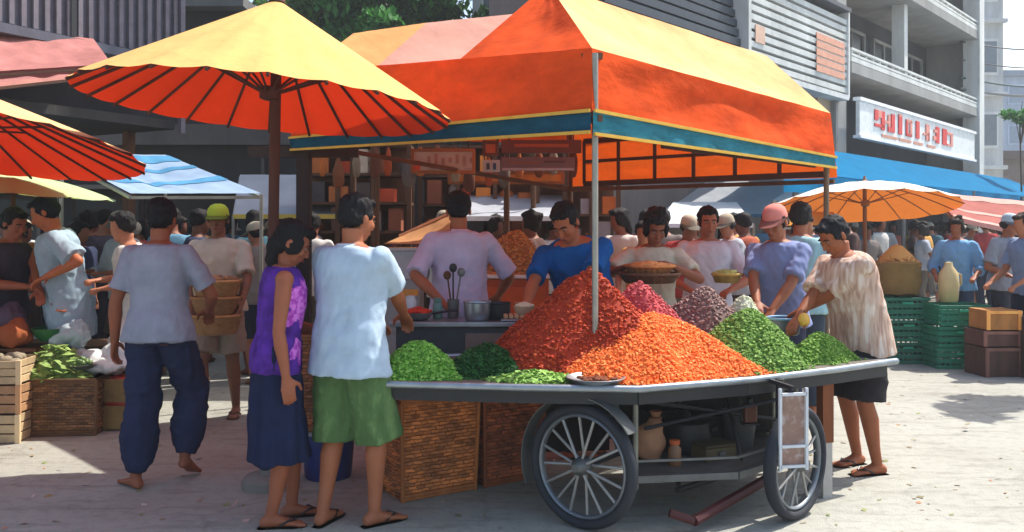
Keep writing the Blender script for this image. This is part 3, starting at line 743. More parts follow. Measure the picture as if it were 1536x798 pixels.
for a_, b_ in (((.02,-.44),(.55,-.36)),((.55,-.36),(.98,.02)),((.02,-.44),(.02,.5)),((.98,.02),(1.0,.6))):
    mb.bar(V(*a_,.25), V(*b_,.25), .03, .035); mb.bar(V(*a_,.34), V(*b_,.34), .012, .012)
mb.build('shelf_rail', cm('metal',(95,98,100),metal=.5), cart)
mb = MB(); mb.tube([V(.30,-.50,.06), V(.80,-.10,.17)], .028, 8); mb.tube([V(.30,-.50,.06), V(.18,-.50,.10)], .022, 8); mb.build('drawbar', cm('paint',(72,26,28)), cart, True)
mb = MB(); mb.bar(V(-1.12,.47,.42), V(.0,.60,.42), .02, .56); mb.build('back_board', cm('wood',(34,28,26)), cart)  # dark board added to make the deep shade below the tabletop
mb = MB(); mb.bar(V(.02,.60,.46), V(1.12,.66,.46), .02, .44); mb.build('back_board', cm('wood',(34,28,26)), cart)  # second added board, dark for the shade behind the lower shelf
mb = MB(); mb.box((1.16,.10,.50),(.07,.06,.38), None, .3); mb.build('leg', cm('wood',(132,74,42)), cart)
mb = MB(); mb.box((1.16,.10,.155),(.06,.05,.31), None, .3); mb.build('leg_sleeve', cm('paint',(176,172,166)), cart)
for k, (x0_, y0_, z0_, x1_, y1_, z1_, r_) in enumerate(((.05,-.3,.62,.95,.25,.40,.012),(.1,-.2,.45,.9,-.1,.60,.010),(.25,-.32,.16,.95,.35,.14,.016),(.3,-.1,.12,.35,.4,.20,.014),(.6,-.25,.30,.62,.3,.66,.010),(.05,-.1,.35,.5,.45,.55,.010))):
    mb = MB(); mb.tube([V(x0_,y0_,z0_), V(x1_,y1_,z1_)], r_, 8); mb.build('strut', m_dark, cart, True)
# the dark boards under the cart are added to stand for its shade
def wheel(c, n, rad, label):
    n = Vector(n).normalized(); z = V(0,0,1); x = z.cross(n).normalized(); M = Matrix((x, z, n)).transposed()   # local: x,y in the wheel plane, z along the axle
    w_ = bpy.data.objects.new('wheel', None); C.objects.link(w_); w_.parent = cart; w_.location = Vector(c)-ko; w_['label'] = label; w_.empty_display_size = .1
    def T(v): return M @ Vector(v)
    def torus(R_, rx, rz, n1=64, n2=12, zo=0):
        mb = MB(); rs = []
        for i in range(n1+1):
            a_ = 2*PI*i/n1
            rs.append([T(((R_+rx*math.cos(b_))*math.cos(a_), (R_+rx*math.cos(b_))*math.sin(a_), zo+rz*math.sin(b_))) for b_ in [2*PI*k/n2 for k in range(n2)]])
        mb.rings(rs, False); return mb
    torus(rad-.026, .026, .034).build('tyre', cm('plastic', (36,40,48), rough=.8, bump=.3), w_, True)
    torus(rad-.060, .012, .022).build('rim', cm('metal', (118,124,130), metal=.6), w_, True)
    torus(rad*.62, .006, .008).build('brace_ring', cm('metal', (90,94,98), metal=.6), w_, True) if False else None
    for k in range(16):
        a_ = 2*PI*k/16+.1; b = MB(); zo = .022 if k % 2 else -.022
        b.tube([T((.035*math.cos(a_), .035*math.sin(a_), zo)), T(((rad-.066)*math.cos(a_), (rad-.066)*math.sin(a_), zo*.25))], .0075, 8); b.build('spoke', cm('metal', (150,150,148), metal=.5), w_, True)
    b = MB(); rs = [[T((r_*math.cos(q), r_*math.sin(q), z_)) for q in [2*PI*j/18 for j in range(18)]] for r_, z_ in ((.02,-.07),(.028,-.06),(.045,-.035),(.048,.0),(.045,.035),(.028,.06),(.02,.07))]
    b.rings(rs); b.build('hub', cm('metal', (96,98,98), metal=.5), w_, True)
    return M
w1 = V(.355,4.47,.315); n1_ = V(-.62,-.78,0); wheel(w1, n1_, .315, 'big black spoked wheel below the middle of the cart')
w2 = V(1.475,4.62,.295); n2_ = V(.70,-.71,0); wheel(w2, n2_, .295, 'narrow turned spoked wheel at the right end')
mb = MB(); mb.tube([w1-ko, w1-ko-V(-.62,-.78,0)*.9], .02, 10); mb.build('axle', m_dark, cart, True)
mb = MB(); mb.tube([w2-ko-V(.70,-.71,0)*.09+V(0,0,0), w2-ko-V(.70,-.71,0)*.09+V(0,0,.42)], .022, 10); mb.tube([w2-ko, w2-ko-V(.70,-.71,0)*.1], .02, 10); mb.build('fork', m_dark, cart, True)
# mudguard arc of the big wheel
mb = MB(); x_ = V(0,0,1).cross(n1_).normalized(); rs = []
for i in range(22):
    a_ = R(35+i*8); c_ = w1-ko+(x_*math.cos(a_)+V(0,0,1)*math.sin(a_))*.352
    rs.append([c_+n1_*.045, c_+n1_*.045+(x_*math.cos(a_)+V(0,0,1)*math.sin(a_))*.006, c_-n1_*.045+(x_*math.cos(a_)+V(0,0,1)*math.sin(a_))*.006, c_-n1_*.045])
mb.rings(rs); mb.build('mudguard', cm('metal',(88,92,92),metal=.4), cart, True)
# hanging framed sheet by the right wheel
t = thing('lantern_rack', 'rusty white framed metal rack hanging in front of the narrow right wheel of the cart', 'rack', (1.405,4.44,.30), R(12)); 
mb = MB()
for a_, b_ in (((-.072,.38),(.072,.38)),((-.072,.02),(.072,.02)),((-.072,.0),(-.072,.41)),((.072,0),(.072,.41)),((-.072,.12),(.072,.12))): mb.bar(V(a_[0],0,a_[1]), V(b_[0],0,b_[1]), .014, .014)
mb.build('frame', cm('paint',(205,210,216)), t)
mb = MB(); mb.box((0,.012,.20),(.136,.008,.35)); mb.build('sheet', mat('rusty_sheet', srgb((150,120,108)), var=.3, scale=9, col2=srgb((205,200,196))), t)
mb = MB(); mb.bar((0,0,.41),(0,.24,.41),.02,.02); mb.build('hook_rail', m_dark, t)

# ------------------------------------------------------------------ heaps
def inpoly(x, y):
    k = False; n = len(poly)
    for i in range(n):
        x1, y1 = poly[i]; x2, y2 = poly[(i+1) % n]
        if (y1 > y) != (y2 > y) and x < (x2-x1)*(y-y1)/(y2-y1)+x1: k = not k
    return k
def heap(name, label, c, rx, ry, h, stops, gr=.012, n=3000, rot=0, pw=1.25, z0=TZ+.001, cat='pile', el=(1,.8,.6), seed=1, base=None, lump=.03, rmax=1.0):
    rd = random.Random(seed)
    def surf(u, a):
        """u 0..1 radius fraction"""
        wob = 1+.08*math.sin(a*3+seed)+.06*math.sin(a*5+seed*2)+.03*math.sin(a*11+seed)
        x = rx*u*wob*math.cos(a); y = ry*u*wob*math.sin(a)
        z = h*max(0, 1-u**pw)*(1-.05*u) if u < 1 else 0
        k = .12; z = h*(math.sqrt((1-min(1,u**pw))**2+0) ) - h*k*math.exp(-(u/.12)**2)*.35
        z += (lump+.02)*h*noise.noise(V(x*6+seed, y*6, 0))*(1-u)*1.3 - .05*h*max(0, noise.noise(V(x*11, y*11+seed, 3)))*(1-u)
        return V(x*math.cos(rot)-y*math.sin(rot), x*math.sin(rot)+y*math.cos(rot), max(0, z))
    mb = MB(); na = 40; rs = []
    for j in range(14, -1, -1):
        rs.append([surf(max(.004, j/14), 2*PI*k/na) for k in range(na)])
    mb.rings(rs, True)
    for i in range(n):
        u = math.sqrt(rd.random())*1.03*rmax if rd.random() < .985 else rd.uniform(1, 1.22); a_ = rd.random()*2*PI
        p = surf(min(1, u), a_)
        if u > 1: p = p*1.0 + V(p.x,p.y,0)*(u-1)
        if z0 == TZ+.001 and not inpoly(c[0]+p.x*1.03, c[1]+p.y-.012): continue
        s_ = gr*rd.choice((.6,.8,.95,1.05,1.2,1.5))
        q = Matrix.Rotation(rd.uniform(0,6.28), 3, 'Z') @ Matrix.Rotation(rd.uniform(-.7,.7), 3, 'X') @ Matrix.Rotation(rd.uniform(-.7,.7), 3, 'Y')
        e = [V(1,0,0),V(-1,0,0),V(0,1,0),V(0,-1,0),V(0,0,1),V(0,0,-1)]
        pts_ = [p + V(0,0,s_*.25) + q @ V(v.x*s_*el[0], v.y*s_*el[1], v.z*s_*el[2]) for v in e]
        mb.add(pts_, [(0,2,4),(2,1,4),(1,3,4),(3,0,4),(2,0,5),(1,2,5),(3,1,5),(0,3,5)])
    return tag(mb.build(name, island_mat(name+'_grain', stops, .75, 0, .25), None, True, at=(c[0], c[1], z0)), label, cat)
def S3(*cs): return [(i/(len(cs)-1), srgb(c)) for i, c in enumerate(cs)]
heap('lentil_heap', 'big bright orange heap of lentils at the front centre of the cart', (.77,4.90), .60, .43, .335, S3((232,104,34),(240,128,52),(246,150,80),(228,88,36),(248,170,100)), .0108, 7500, seed=2, pw=1.12, rot=.25)
heap('chilli_heap', 'tall dark red heap of ground chilli behind the canopy pole', (.42,5.02), .64, .45, .575, S3((146,40,14),(172,54,22),(192,70,32),(128,30,12),(206,92,48)), .0125, 5600, seed=3, pw=1.05, lump=.05, rot=-.1)
heap('shallot_heap', 'pinkish heap of shallots leaning on the dark red chilli heap', (.74,5.14), .42, .32, .50, S3((176,66,72),(196,92,96),(160,48,56),(206,110,110)), .012, 2600, seed=4, pw=1.1)
heap('peppercorn_heap', 'brown mauve heap of dried beans beside the orange lentils', (1.16,5.38), .43, .30, .45, S3((120,88,84),(148,116,110),(168,138,132),(100,74,68)), .013, 2800, seed=5, pw=1.15)
heap('rice_heap', 'small white heap of rice at the back of the cart', (1.44,5.50), .22, .20, .385, S3((205,205,180),(225,224,205),(190,196,160)), .008, 2400, seed=6, pw=1.3)
heap('bean_heap', 'wide green heap of beans near the right end of the cart', (1.36,5.10), .40, .27, .335, S3((84,122,44),(108,146,58),(130,164,78),(70,104,38),(148,176,96)), .013, 3800, seed=7, pw=1.2, rot=.5)
heap('bean_heap', 'smaller green heap of beans at the far right tip of the cart', (1.82,5.26), .25, .13, .175, S3((90,130,44),(116,156,60),(138,172,80),(76,110,38)), .012, 1800, seed=8, pw=1.2, rot=.45)
heap('lime_heap', 'light green heap of peas at the left end of the cart beside the green shorts', (-.50,4.74), .25, .20, .185, S3((84,140,42),(110,166,58),(140,186,86),(70,118,36)), .013, 2000, seed=9, pw=1.35)
heap('herb_heap', 'dark green heap of chopped herbs between the peas and the chilli', (-.13,4.80), .26, .22, .165, S3((20,62,26),(34,84,34),(50,104,44),(16,48,24)), .013, 2200, seed=10, pw=1.3, el=(1.2,.7,.3))
heap('cabbage_scraps', 'flat light green scatter of chopped leaves in front of the dark herbs', (.12,4.56), .22, .10, .05, S3((120,160,70),(150,186,96),(100,140,56)), .013, 700, seed=12, pw=1.5, el=(1.2,.8,.3))
# flat metal dish pressed at the front rim
t = thing('metal_dish', 'flat dented metal dish on the front rim below the orange lentils', 'dish', (.42,4.47,TZ+.002))
mb = MB(); mb.lathe([(.10,.0),(.13,.02),(.15,.035),(.145,.037),(.125,.024),(.09,.008),(.01,.006)], n=28); mb.build('bowl', m_steel, t, True)
mb = MB(); 
for k in range(26):
    a_ = random.uniform(0,6.28); r_ = random.uniform(0,.10); mb.ell((r_*math.cos(a_), r_*math.sin(a_), .028), (.016,.013,.009), None, 8, 5)
mb.build('contents', cm('cloth',(120,70,50)), t, True)

# ------------------------------------------------------------------ wicker baskets under the cart
def weave_side(mb, a, b, z0, z1, nrm, cols, rows, amp=.007, flare=0):
    a = Vector(a); b = Vector(b); nx = cols*4; nz_ = rows*3; o_ = len(mb.v)
    for j in range(nz_+1):
        for i in range(nx+1):
            u = i/nx; v = j/nz_; row = min(rows-1, j//3); fr = (j % 3)/3
            ph = 1 if row % 2 else -1
            d = amp*ph*math.sin(PI*u*cols)*math.sin(PI*(fr if j % 3 else 0)+.0)*1.1
            if j % 3 == 0: d = -amp*.9
            p = a.lerp(b, u); p = p + Vector(nrm)*(d+flare*v); p.z = z0+(z1-z0)*v
            mb.v.append(p)
    for j in range(nz_):
        for i in range(nx):
            q = o_+j*(nx+1)+i; mb.f.append((q, q+1, q+nx+2, q+nx+1))
_wk = {}
def wicker_mat(col):
    if col in _wk: return _wk[col]
    m, nt, out = newmat('wicker'); tc = nd(nt, 'ShaderNodeTexCoord'); sp_ = nd(nt, 'ShaderNodeSeparateXYZ'); nt.links.new(tc.outputs['Object'], sp_.inputs[0])
    a_ = nd(nt, 'ShaderNodeMath', operation='ADD'); nt.links.new(sp_.outputs[0], a_.inputs[0]); nt.links.new(sp_.outputs[1], a_.inputs[1])
    cb_ = nd(nt, 'ShaderNodeCombineXYZ'); nt.links.new(a_.outputs[0], cb_.inputs[0]); nt.links.new(sp_.outputs[2], cb_.inputs[1])
    br = nd(nt, 'ShaderNodeTexBrick'); br.inputs['Scale'].default_value = 1; br.inputs['Brick Width'].default_value = .052; br.inputs['Row Height'].default_value = .020; br.inputs['Mortar Size'].default_value = .0022; br.inputs['Mortar Smooth'].default_value = .6; br.inputs['Bias'].default_value = -.1
    br.inputs['Color1'].default_value = (*mul(srgb(col), 1.5), 1); br.inputs['Color2'].default_value = (*mul(srgb(col), .55), 1); br.inputs['Mortar'].default_value = (*mul(srgb(col), .3), 1)
    n_ = nd(nt, 'ShaderNodeTexNoise'); n_.inputs['Scale'].default_value = 5; nt.links.new(tc.outputs['Object'], n_.inputs['Vector'])
    nt.links.new(cb_.outputs[0], br.inputs['Vector'])
    rr = ramp(nt, [(.3, (.6,.6,.6)), (.7, (1.25,1.2,1.1))]); nt.links.new(n_.outputs['Fac'], rr.inputs[0])
    mx = nd(nt, 'ShaderNodeMixRGB', blend_type='MULTIPLY'); mx.inputs[0].default_value = 1; nt.links.new(br.outputs['Color'], mx.inputs[1]); nt.links.new(rr.outputs[0], mx.inputs[2])
    p_ = nd(nt, 'ShaderNodeBsdfPrincipled'); p_.inputs['Roughness'].default_value = .65; nt.links.new(mx.outputs[0], p_.inputs['Base Color'])
    bu = nd(nt, 'ShaderNodeBump'); bu.invert = True; bu.inputs['Strength'].default_value = .9; bu.inputs['Distance'].default_value = .01; nt.links.new(br.outputs['Fac'], bu.inputs['Height']); nt.links.new(bu.outputs[0], p_.inputs['Normal'])
    nt.links.new(p_.outputs[0], out.inputs[0]); _wk[col] = m; return m
def basket(label, c, w_, d_, h_, rz, col, lid=None, name='wicker_basket', group=None, cols=11, rows=15, flare=.02, z=0, cat='basket', rimc=None):
    t = thing(name, label, cat, (c[0], c[1], z), rz, group)
    mm = wicker_mat(col)
    mb = MB(); x = w_/2; y = d_/2
    weave_side(mb, (-x,-y,0), (x,-y,0), .0, h_, (0,-1,0), cols, rows, flare=flare); weave_side(mb, (x,-y,0), (x,y,0), .0, h_, (1,0,0), int(cols*.8), rows, flare=flare)
    weave_side(mb, (x,y,0), (-x,y,0), .0, h_, (0,1,0), cols, rows, flare=flare); weave_side(mb, (-x,y,0), (-x,-y,0), .0, h_, (-1,0,0), int(cols*.8), rows, flare=flare)
    mb.box((0,0,.012),(w_-.01,d_-.01,.02)); mb.build('body', mm, t, True)
    rm = cm('wood', rimc or mul_rgb(col, .85)); f = flare
    for zz, g_ in ((.012, 0), (h_-.01, f)):
        mb = MB(); X = x+g_; Y = y+g_
        for k in (0,1): mb.tube([V(-X,-Y,zz+k*.018), V(X,-Y,zz+k*.018), V(X,Y,zz+k*.018), V(-X,Y,zz+k*.018), V(-X,-Y,zz+k*.018), V(X,-Y,zz+k*.018)], .011, 8, False)
        mb.build('rim', rm, t, True)
    for sx in (-1,1):
        for sy in (-1,1): mb = MB(); mb.tube([V(sx*x,sy*y,.0), V(sx*(x+f),sy*(y+f),h_)], .012, 8); mb.build('corner_post', rm, t, True)
    if lid:
        mb = MB(); X = x+f; Y = y+f; mb.box((0,0,h_+.022),(2*X+.02,2*Y+.02,.028)); o = mb.build('lid', cm('wood', lid), t); bevel(o)
    return t
rzb = R(33)
basket('big golden brown wicker basket with flat lid under the left end of the cart', (-.50,5.16), .46, .34, .55, rzb, (196,118,62), (150,96,66), flare=.018)
basket('dark red brown wicker basket between the golden basket and the wheel', (-.075,5.42), .40, .32, .55, rzb, (160,84,48), flare=.014)
basket('narrow brown wicker basket between the woman in purple and the white shirted man', (-1.12,5.44), .32, .28, .56, R(8), (150,92,54), flare=.01, z=.30)
t = thing('blue_tub', 'blue plastic tub on the ground behind the skirt of the woman in purple', 'tub', (-1.12,5.42,0)); t.scale = (.78,.78,1); mb = MB()
mb.lathe([(.17,0),(.18,.01),(.205,.25),(.225,.262),(.225,.275),(.20,.275),(.195,.26),(.165,.03),(.01,.028)], n=30); mb.build('body', cm('plastic',(36,52,112)), t, True)
mb = MB(); mb.lathe([(.224,.278),(.228,.29),(.20,.298),(.01,.298)], n=30); mb.build('lid', cm('plastic',(150,156,162)), t, True)

# ------------------------------------------------------------------ things on the lower shelf
SZ = .256
t = thing('metal_bucket', 'grey metal bucket on the lower shelf of the cart near the right wheel', 'bucket', (1.30,5.10,SZ)); mb = MB()
mb.lathe([(.075,0),(.08,.005),(.10,.20),(.106,.207),(.098,.20),(.074,.02),(.01,.015)], n=26); mb.build('body', m_grey, t, True)
mb = MB(); mb.tube([V(.10*math.cos(a_), .02, .20+.09*math.sin(a_)) for a_ in [PI*k/10 for k in range(11)]], .004, 6); mb.build('handle', m_dark, t, True)
t = thing('cloth_sack', 'small tan sack slumped on the lower shelf beside the thin post', 'sack', (.74,4.78,SZ)); mb = MB()
mb.ell((0,0,.10),(.085,.075,.11)); mb.ell((.03,.01,.19),(.045,.04,.05)); me = remesh(mb.mesh('sack'), .01, 2); displace(me, lambda c, n: float(.012*nz(c, 14))); link('body', me, cm('cloth',(170,125,96)), t)
mb = MB(); mb.lathe([(.03,.225),(.036,.235),(.02,.24),(.035,.27)], (.035,.01,0), 12); mb.build('tied_neck', cm('cloth',(150,105,80)), t, True)
t = thing('cooking_pot', 'black cooking pot on the lower shelf behind the sack', 'pot', (.98,5.0,SZ)); mb = MB()
mb.lathe([(.09,0),(.12,.02),(.135,.10),(.125,.17),(.135,.178),(.12,.182),(.03,.20),(.02,.225),(.01,.23)], n=28); mb.build('body', m_dark, t, True)
for q in (-1,1): mb = MB(); mb.tube([V(q*.13,-.03,.13), V(q*.165,-.02,.14), V(q*.165,.02,.14), V(q*.13,.03,.13)], .007, 6); mb.build('handle', m_dark, t, True)
t = thing('lamp_jar', 'small orange topped jar standing beside the black pot under the cart', 'jar', (.86,4.70,SZ)); mb = MB()
mb.lathe([(.03,0),(.035,.01),(.035,.09),(.022,.105),(.022,.115)], n=16); mb.build('body', cm('plastic',(130,90,60)), t, True)
mb = MB(); mb.lathe([(.026,.112),(.028,.118),(.028,.135),(.01,.138)], n=16); mb.build('lid', cm('plastic',(190,90,45)), t, True)
for i, (x, y, w_, d_, h_, col, lab) in enumerate(((1.10,4.86,.20,.14,.07,(92,80,54),'flat olive brown wooden box on the lower shelf in front of the pot'),(1.12,5.22,.26,.2,.16,(60,56,54),'dark wooden box at the back of the lower shelf'),(.86,5.16,.24,.2,.20,(46,46,48),'black box at the back of the lower shelf behind the sack'))):
    t = thing('storage_box', lab, 'box', (x, y, SZ), R(25)); mb = MB(); mb.box((0,0,h_/2),(w_,d_,h_)); bevel(mb.build('body', cm('wood',col), t)); mb = MB(); mb.box((0,0,h_+.009),(w_+.014,d_+.014,.016)); bevel(mb.build('lid', cm('wood',mul_rgb(col,.8)), t)); mb = MB(); mb.box((0,-d_/2-.008,h_*.6),(.04,.014,.02)); mb.build('latch', m_grey, t)
t = thing('water_can', 'brown plastic can hanging in a dark bracket left of the metal panel', 'can', (1.30,4.86,.44)); mb = MB()
mb.box((0,0,.06),(.07,.06,.10)); bevel(mb.build('body', cm('plastic',(96,54,40)), t), .012, 3); mb = MB(); mb.lathe([(.016,.11),(.016,.14),(.005,.142)], n=12); mb.build('cap', m_dark, t, True); mb = MB(); mb.box((0,0,.004),(.09,.08,.008)); mb.bar((-.042,.035,0),(-.042,.035,.26),.008); mb.bar((.042,.035,0),(.042,.035,.26),.008); mb.build('bracket', m_dark, t)
# ------------------------------------------------------------------ raised back counter of the cart side and its pots
t = thing('back_counter', 'grey metal serving counter standing behind the left end of the cart', 'counter', (-.30,5.66,0)); ko2 = V(-.30,5.66,0)
mb = MB(); mb.box((0,0,.915),(.92,.34,.03)); bevel(mb.build('top', m_steel, t), .005)
mb = MB(); mb.box((0,.0,.60),(.84,.28,.60)); mb.build('cabinet', cm('metal',(62,66,72),metal=.4,rough=.5), t)
mb = MB(); mb.box((.18,-.148,.66),(.34,.012,.40)); bevel(mb.build('door', cm('metal',(120,100,92),metal=.3,rough=.5), t), .003)
for sx in (-1,1):
    for sy in (-1,1): mb = MB(); mb.bar(V(sx*.40,sy*.13,.32), V(sx*.40,sy*.13,0), .03); mb.build('leg', m_dark, t)
def potb(name, label, x, y, z, prof, m, handle=False, contents=None, cat='pot'):
    t = thing(name, label, cat, (x,y,z)); mb = MB(); mb.lathe(prof, n=26); mb.build('body', m, t, True)
    rmx = max(p[0] for p in prof); hz = max(p[1] for p in prof)
    if handle: mb = MB(); mb.tube([V(rmx-.005,0,hz-.012), V(rmx+.10,-.02,hz+.01), V(rmx+.16,-.03,hz+.012)], .008, 8); mb.build('handle', m_dark, t, True)
    if contents:
        mb = MB(); rd = random.Random(5)
        mb.lathe([(rmx*.9,hz-.018),(rmx*.6,hz+contents[1]*.7),(.01,hz+contents[1])], n=20)
        for k in range(60): a_ = rd.uniform(0,6.28); r_ = rd.uniform(0,rmx*.85); mb.ell((r_*math.cos(a_), r_*math.sin(a_), hz+contents[1]*(1-r_/rmx)), (.013,.010,.008), None, 7, 5)
        mb.build('contents', contents[0], t, True)
    return t
CZ = .931
potprof = lambda r, h: [(r*.8,0),(r*.92,.01),(r,h*.5),(r,h-.005),(r*1.06,h),(r*1.04,h+.006),(r*.95,h-.004),(r*.93,h*.4),(.01,h*.35)]
panprof = lambda r, h: [(r*.6,0),(r*.85,h*.4),(r,h),(r*1.02,h+.004),(r*.96,h),(r*.8,h*.45),(.01,h*.3)]
redsauce = island_mat('red_sauce', S3((190,44,20),(214,62,30),(160,30,14)), .35)
potb('stew_pot', 'steel stew pot on the counter below the lilac shirt', -.22, 5.62, CZ, potprof(.085,.115), m_steel)
potb('stew_pot', 'dark round pot on the counter right of the steel stew pot', -.09, 5.70, CZ, potprof(.08,.10), m_dark)
potb('frying_pan', 'pan heaped with bright red chilli sauce beside the hand of the white shirted man', -.60, 5.64, CZ, panprof(.10,.045), m_grey, True, (redsauce, .03), 'pan')
potb('glass_jar', 'pale jar behind the red sauce pan', -.66, 5.78, CZ, [(.035,0),(.04,.01),(.04,.11),(.03,.125),(.03,.14),(.01,.145)], cm('plastic',(190,200,205)), cat='jar')
potb('spice_jar', 'small green capped jar between the pan and the stew pot', -.48, 5.74, CZ, [(.028,0),(.032,.01),(.032,.09),(.024,.10),(.026,.105),(.026,.13),(.01,.132)], cm('plastic',(90,130,120)), cat='jar')
potb('utensil_pot', 'narrow cup of cooking tools on the counter', -.38, 5.76, CZ, [(.03,0),(.036,.01),(.04,.12),(.037,.12),(.03,.02),(.01,.015)], m_grey, cat='cup')
for k, (dx, dy, l) in enumerate(((.015,0,.26),(-.012,.01,.24),(.0,-.012,.29))):
    t = thing('ladle', ['metal ladle leaning right in the cup of cooking tools','wooden spoon leaning left in the cup of cooking tools','long skimmer upright in the cup of cooking tools'][k], 'utensil', (-.38,5.76,CZ+.02)); mb = MB(); mb.tube([V(dx*.5,dy*.5,0), V(dx*3.2,dy*2,l)], .0055, 8); mb.build('handle', [m_grey, wd, m_dark][k], t, True); mb = MB(); mb.ell(V(dx*3.4,dy*2,l+.015), (.026,.014,.03)); mb.build('bowl', [m_grey, wd, m_dark][k], t, True)
t = thing('serving_tray', 'flat pale metal tray of sliced tan dough at the right end of the counter', 'tray', (.06,5.60,CZ)); mb = MB(); mb.box((0,0,.008),(.26,.18,.012)); bevel(mb.build('tray', m_steel, t), .004); mb = MB()
for k in range(7): mb.box((-.10+k*.033,0,.028),(.026,.14,.024), None, .05)
bevel(mb.build('slices', cm('cloth',(205,165,125)), t), .006, 3)

# ------------------------------------------------------------------ people round the cart
DKH = (20,20,24)
stripe_m = None
def stripes_mat(name, base, c2, c3, freq):
    m, nt, out = newmat(name); tc = nd(nt, 'ShaderNodeTexCoord'); mp = nd(nt, 'ShaderNodeMapping'); mp.inputs['Scale'].default_value = (1,1,.12)
    n0 = nd(nt, 'ShaderNodeTexNoise'); n0.inputs['Scale'].default_value = 3
    nt.links.new(tc.outputs['Object'], mp.inputs[0]); nt.links.new(tc.outputs['Object'], n0.inputs['Vector'])
    wv = nd(nt, 'ShaderNodeTexNoise'); wv.inputs['Scale'].default_value = freq; wv.inputs['Detail'].default_value = 1.5
    nt.links.new(mp.outputs[0], wv.inputs['Vector'])
    r = ramp(nt, [(.36, srgb(c3)), (.46, srgb(base)), (.54, srgb(base)), (.62, srgb(c2))]); nt.links.new(wv.outputs['Fac'], r.inputs[0])
    b = nd(nt, 'ShaderNodeBsdfPrincipled'); b.inputs['Roughness'].default_value = .9; b.inputs['Specular IOR Level'].default_value = .1
    nt.links.new(r.outputs[0], b.inputs['Base Color']); nt.links.new(b.outputs[0], out.inputs[0]); return m
def flower_mat(name, base, fl, fl2, loc, rad, loc2, rad2):
    m, nt, out = newmat(name); tc = nd(nt, 'ShaderNodeTexCoord')
    n0 = nd(nt, 'ShaderNodeTexNoise'); n0.inputs['Scale'].default_value = 16; n0.inputs['Detail'].default_value = 4; nt.links.new(tc.outputs['Object'], n0.inputs['Vector'])
    rb = ramp(nt, [(.35, mul(srgb(base), .65)), (.65, mul(srgb(base), 1.25))]); nt.links.new(n0.outputs['Fac'], rb.inputs[0])
    last = rb.outputs[0]
    for (lc, rd_) in ((loc, rad), (loc2, rad2)):
        d = nd(nt, 'ShaderNodeVectorMath', operation='DISTANCE'); d.inputs[1].default_value = lc; nt.links.new(tc.outputs['Object'], d.inputs[0])
        a = nd(nt, 'ShaderNodeMath', operation='MULTIPLY_ADD'); a.inputs[1].default_value = .16; nt.links.new(n0.outputs['Fac'], a.inputs[0]); nt.links.new(d.outputs['Value'], a.inputs[2])
        r = ramp(nt, [(0, (1,1,1)), (1, (0,0,0))]); r.color_ramp.interpolation = 'CONSTANT'; r.color_ramp.elements[1].position = rd_+.08
        nt.links.new(a.outputs[0], r.inputs[0])
        n1 = nd(nt, 'ShaderNodeTexNoise'); n1.inputs['Scale'].default_value = 45; nt.links.new(tc.outputs['Object'], n1.inputs['Vector'])
        rf = ramp(nt, [(.42, srgb(fl)), (.58, srgb(fl2))]); nt.links.new(n1.outputs['Fac'], rf.inputs[0])
        mx = nd(nt, 'ShaderNodeMixRGB'); nt.links.new(r.outputs[0], mx.inputs[0]); nt.links.new(last, mx.inputs[1]); nt.links.new(rf.outputs[0], mx.inputs[2]); last = mx.outputs[0]
    b = nd(nt, 'ShaderNodeBsdfPrincipled'); b.inputs['Roughness'].default_value = .85; b.inputs['Specular IOR Level'].default_value = .15
    nt.links.new(last, b.inputs['Base Color']); nt.links.new(b.outputs[0], out.inputs[0]); return m

# man in the white shirt, seen from behind
person('person', 'man in loose pale blue white shirt and green shorts, back turned, at the cart end', (-.83,4.56,0), R(152), 1.0,
       lean=3, head=(12,-10,0), hands=((612,486,4.98,'p'), (.10,-.30,1.0)), poles=((-.9,.5,-.6),(.6,1,-.5)), feet=((-.13,-.05,0),(.11,.06,0)), footyaw=(-20,12),
       shirt=dict(col=(172,192,210), hem=-.165, loose=.032, sleeve=.80, fold=.0075, collar=(190,206,220)), bottom=dict(length=1.10, loose=.04, col=(86,122,70), fold=.009,
       mat=mat('green_shorts_cloth', srgb((82,112,66)), rough=.9, var=.3, scale=9, col2=srgb((128,158,98)), aniso=(1,1,.4))), shoes=(60,44,36), hairc=DKH, seed=1, build_w=1.04)
# woman in purple
person('person', 'woman in sleeveless purple top with pink flowers and long navy skirt', (-1.20,4.56,0), R(108), .925,
       lean=5, head=(26,-6,0), hands=((-.235,-.03,.83),(.16,-.30,1.02)), poles=((-.3,1,0),(.5,1,-.6)), feet=((-.075,.02,0),(.08,-.10,0)), footyaw=(-6,8), female=True, hair='long', skin=(150,86,58),
       shirt=dict(hem=-.09, loose=.024, sleeve=0, fold=.006, mat=flower_mat('purple_flower_cloth', (84,44,140), (214,120,214), (168,66,178), (-.06,-.12,1.13), .13, (-.12,-.10,.88), .05)),
       bottom=dict(kind='skirt', length=.36, loose=.012, col=(30,38,66), fold=.012), shoes=(56,36,34), hairc=(18,17,20), seed=2)
# man in grey tee from behind
person('person', 'man in grey tee shirt and baggy navy trousers walking away barefoot on the left', (-2.08,5.24,0), R(176), 1.0,
       lean=2, head=(6,6,0), hands=((-.18,-.30,1.0),(.27,.00,.84)), poles=((-.8,.6,-.3),(.5,1,0)), feet=((-.12,-.10,0),(.10,.06,0)), heel=(.07,0), footyaw=(4,48), build_w=.92,
       shirt=dict(col=(146,150,166), hem=-.08, loose=.028, sleeve=.78, fold=.009), bottom=dict(length=1.96, loose=.022, baggy=True, col=(44,50,76), fold=.015), hairc=DKH, seed=3, skin=(142,80,52))
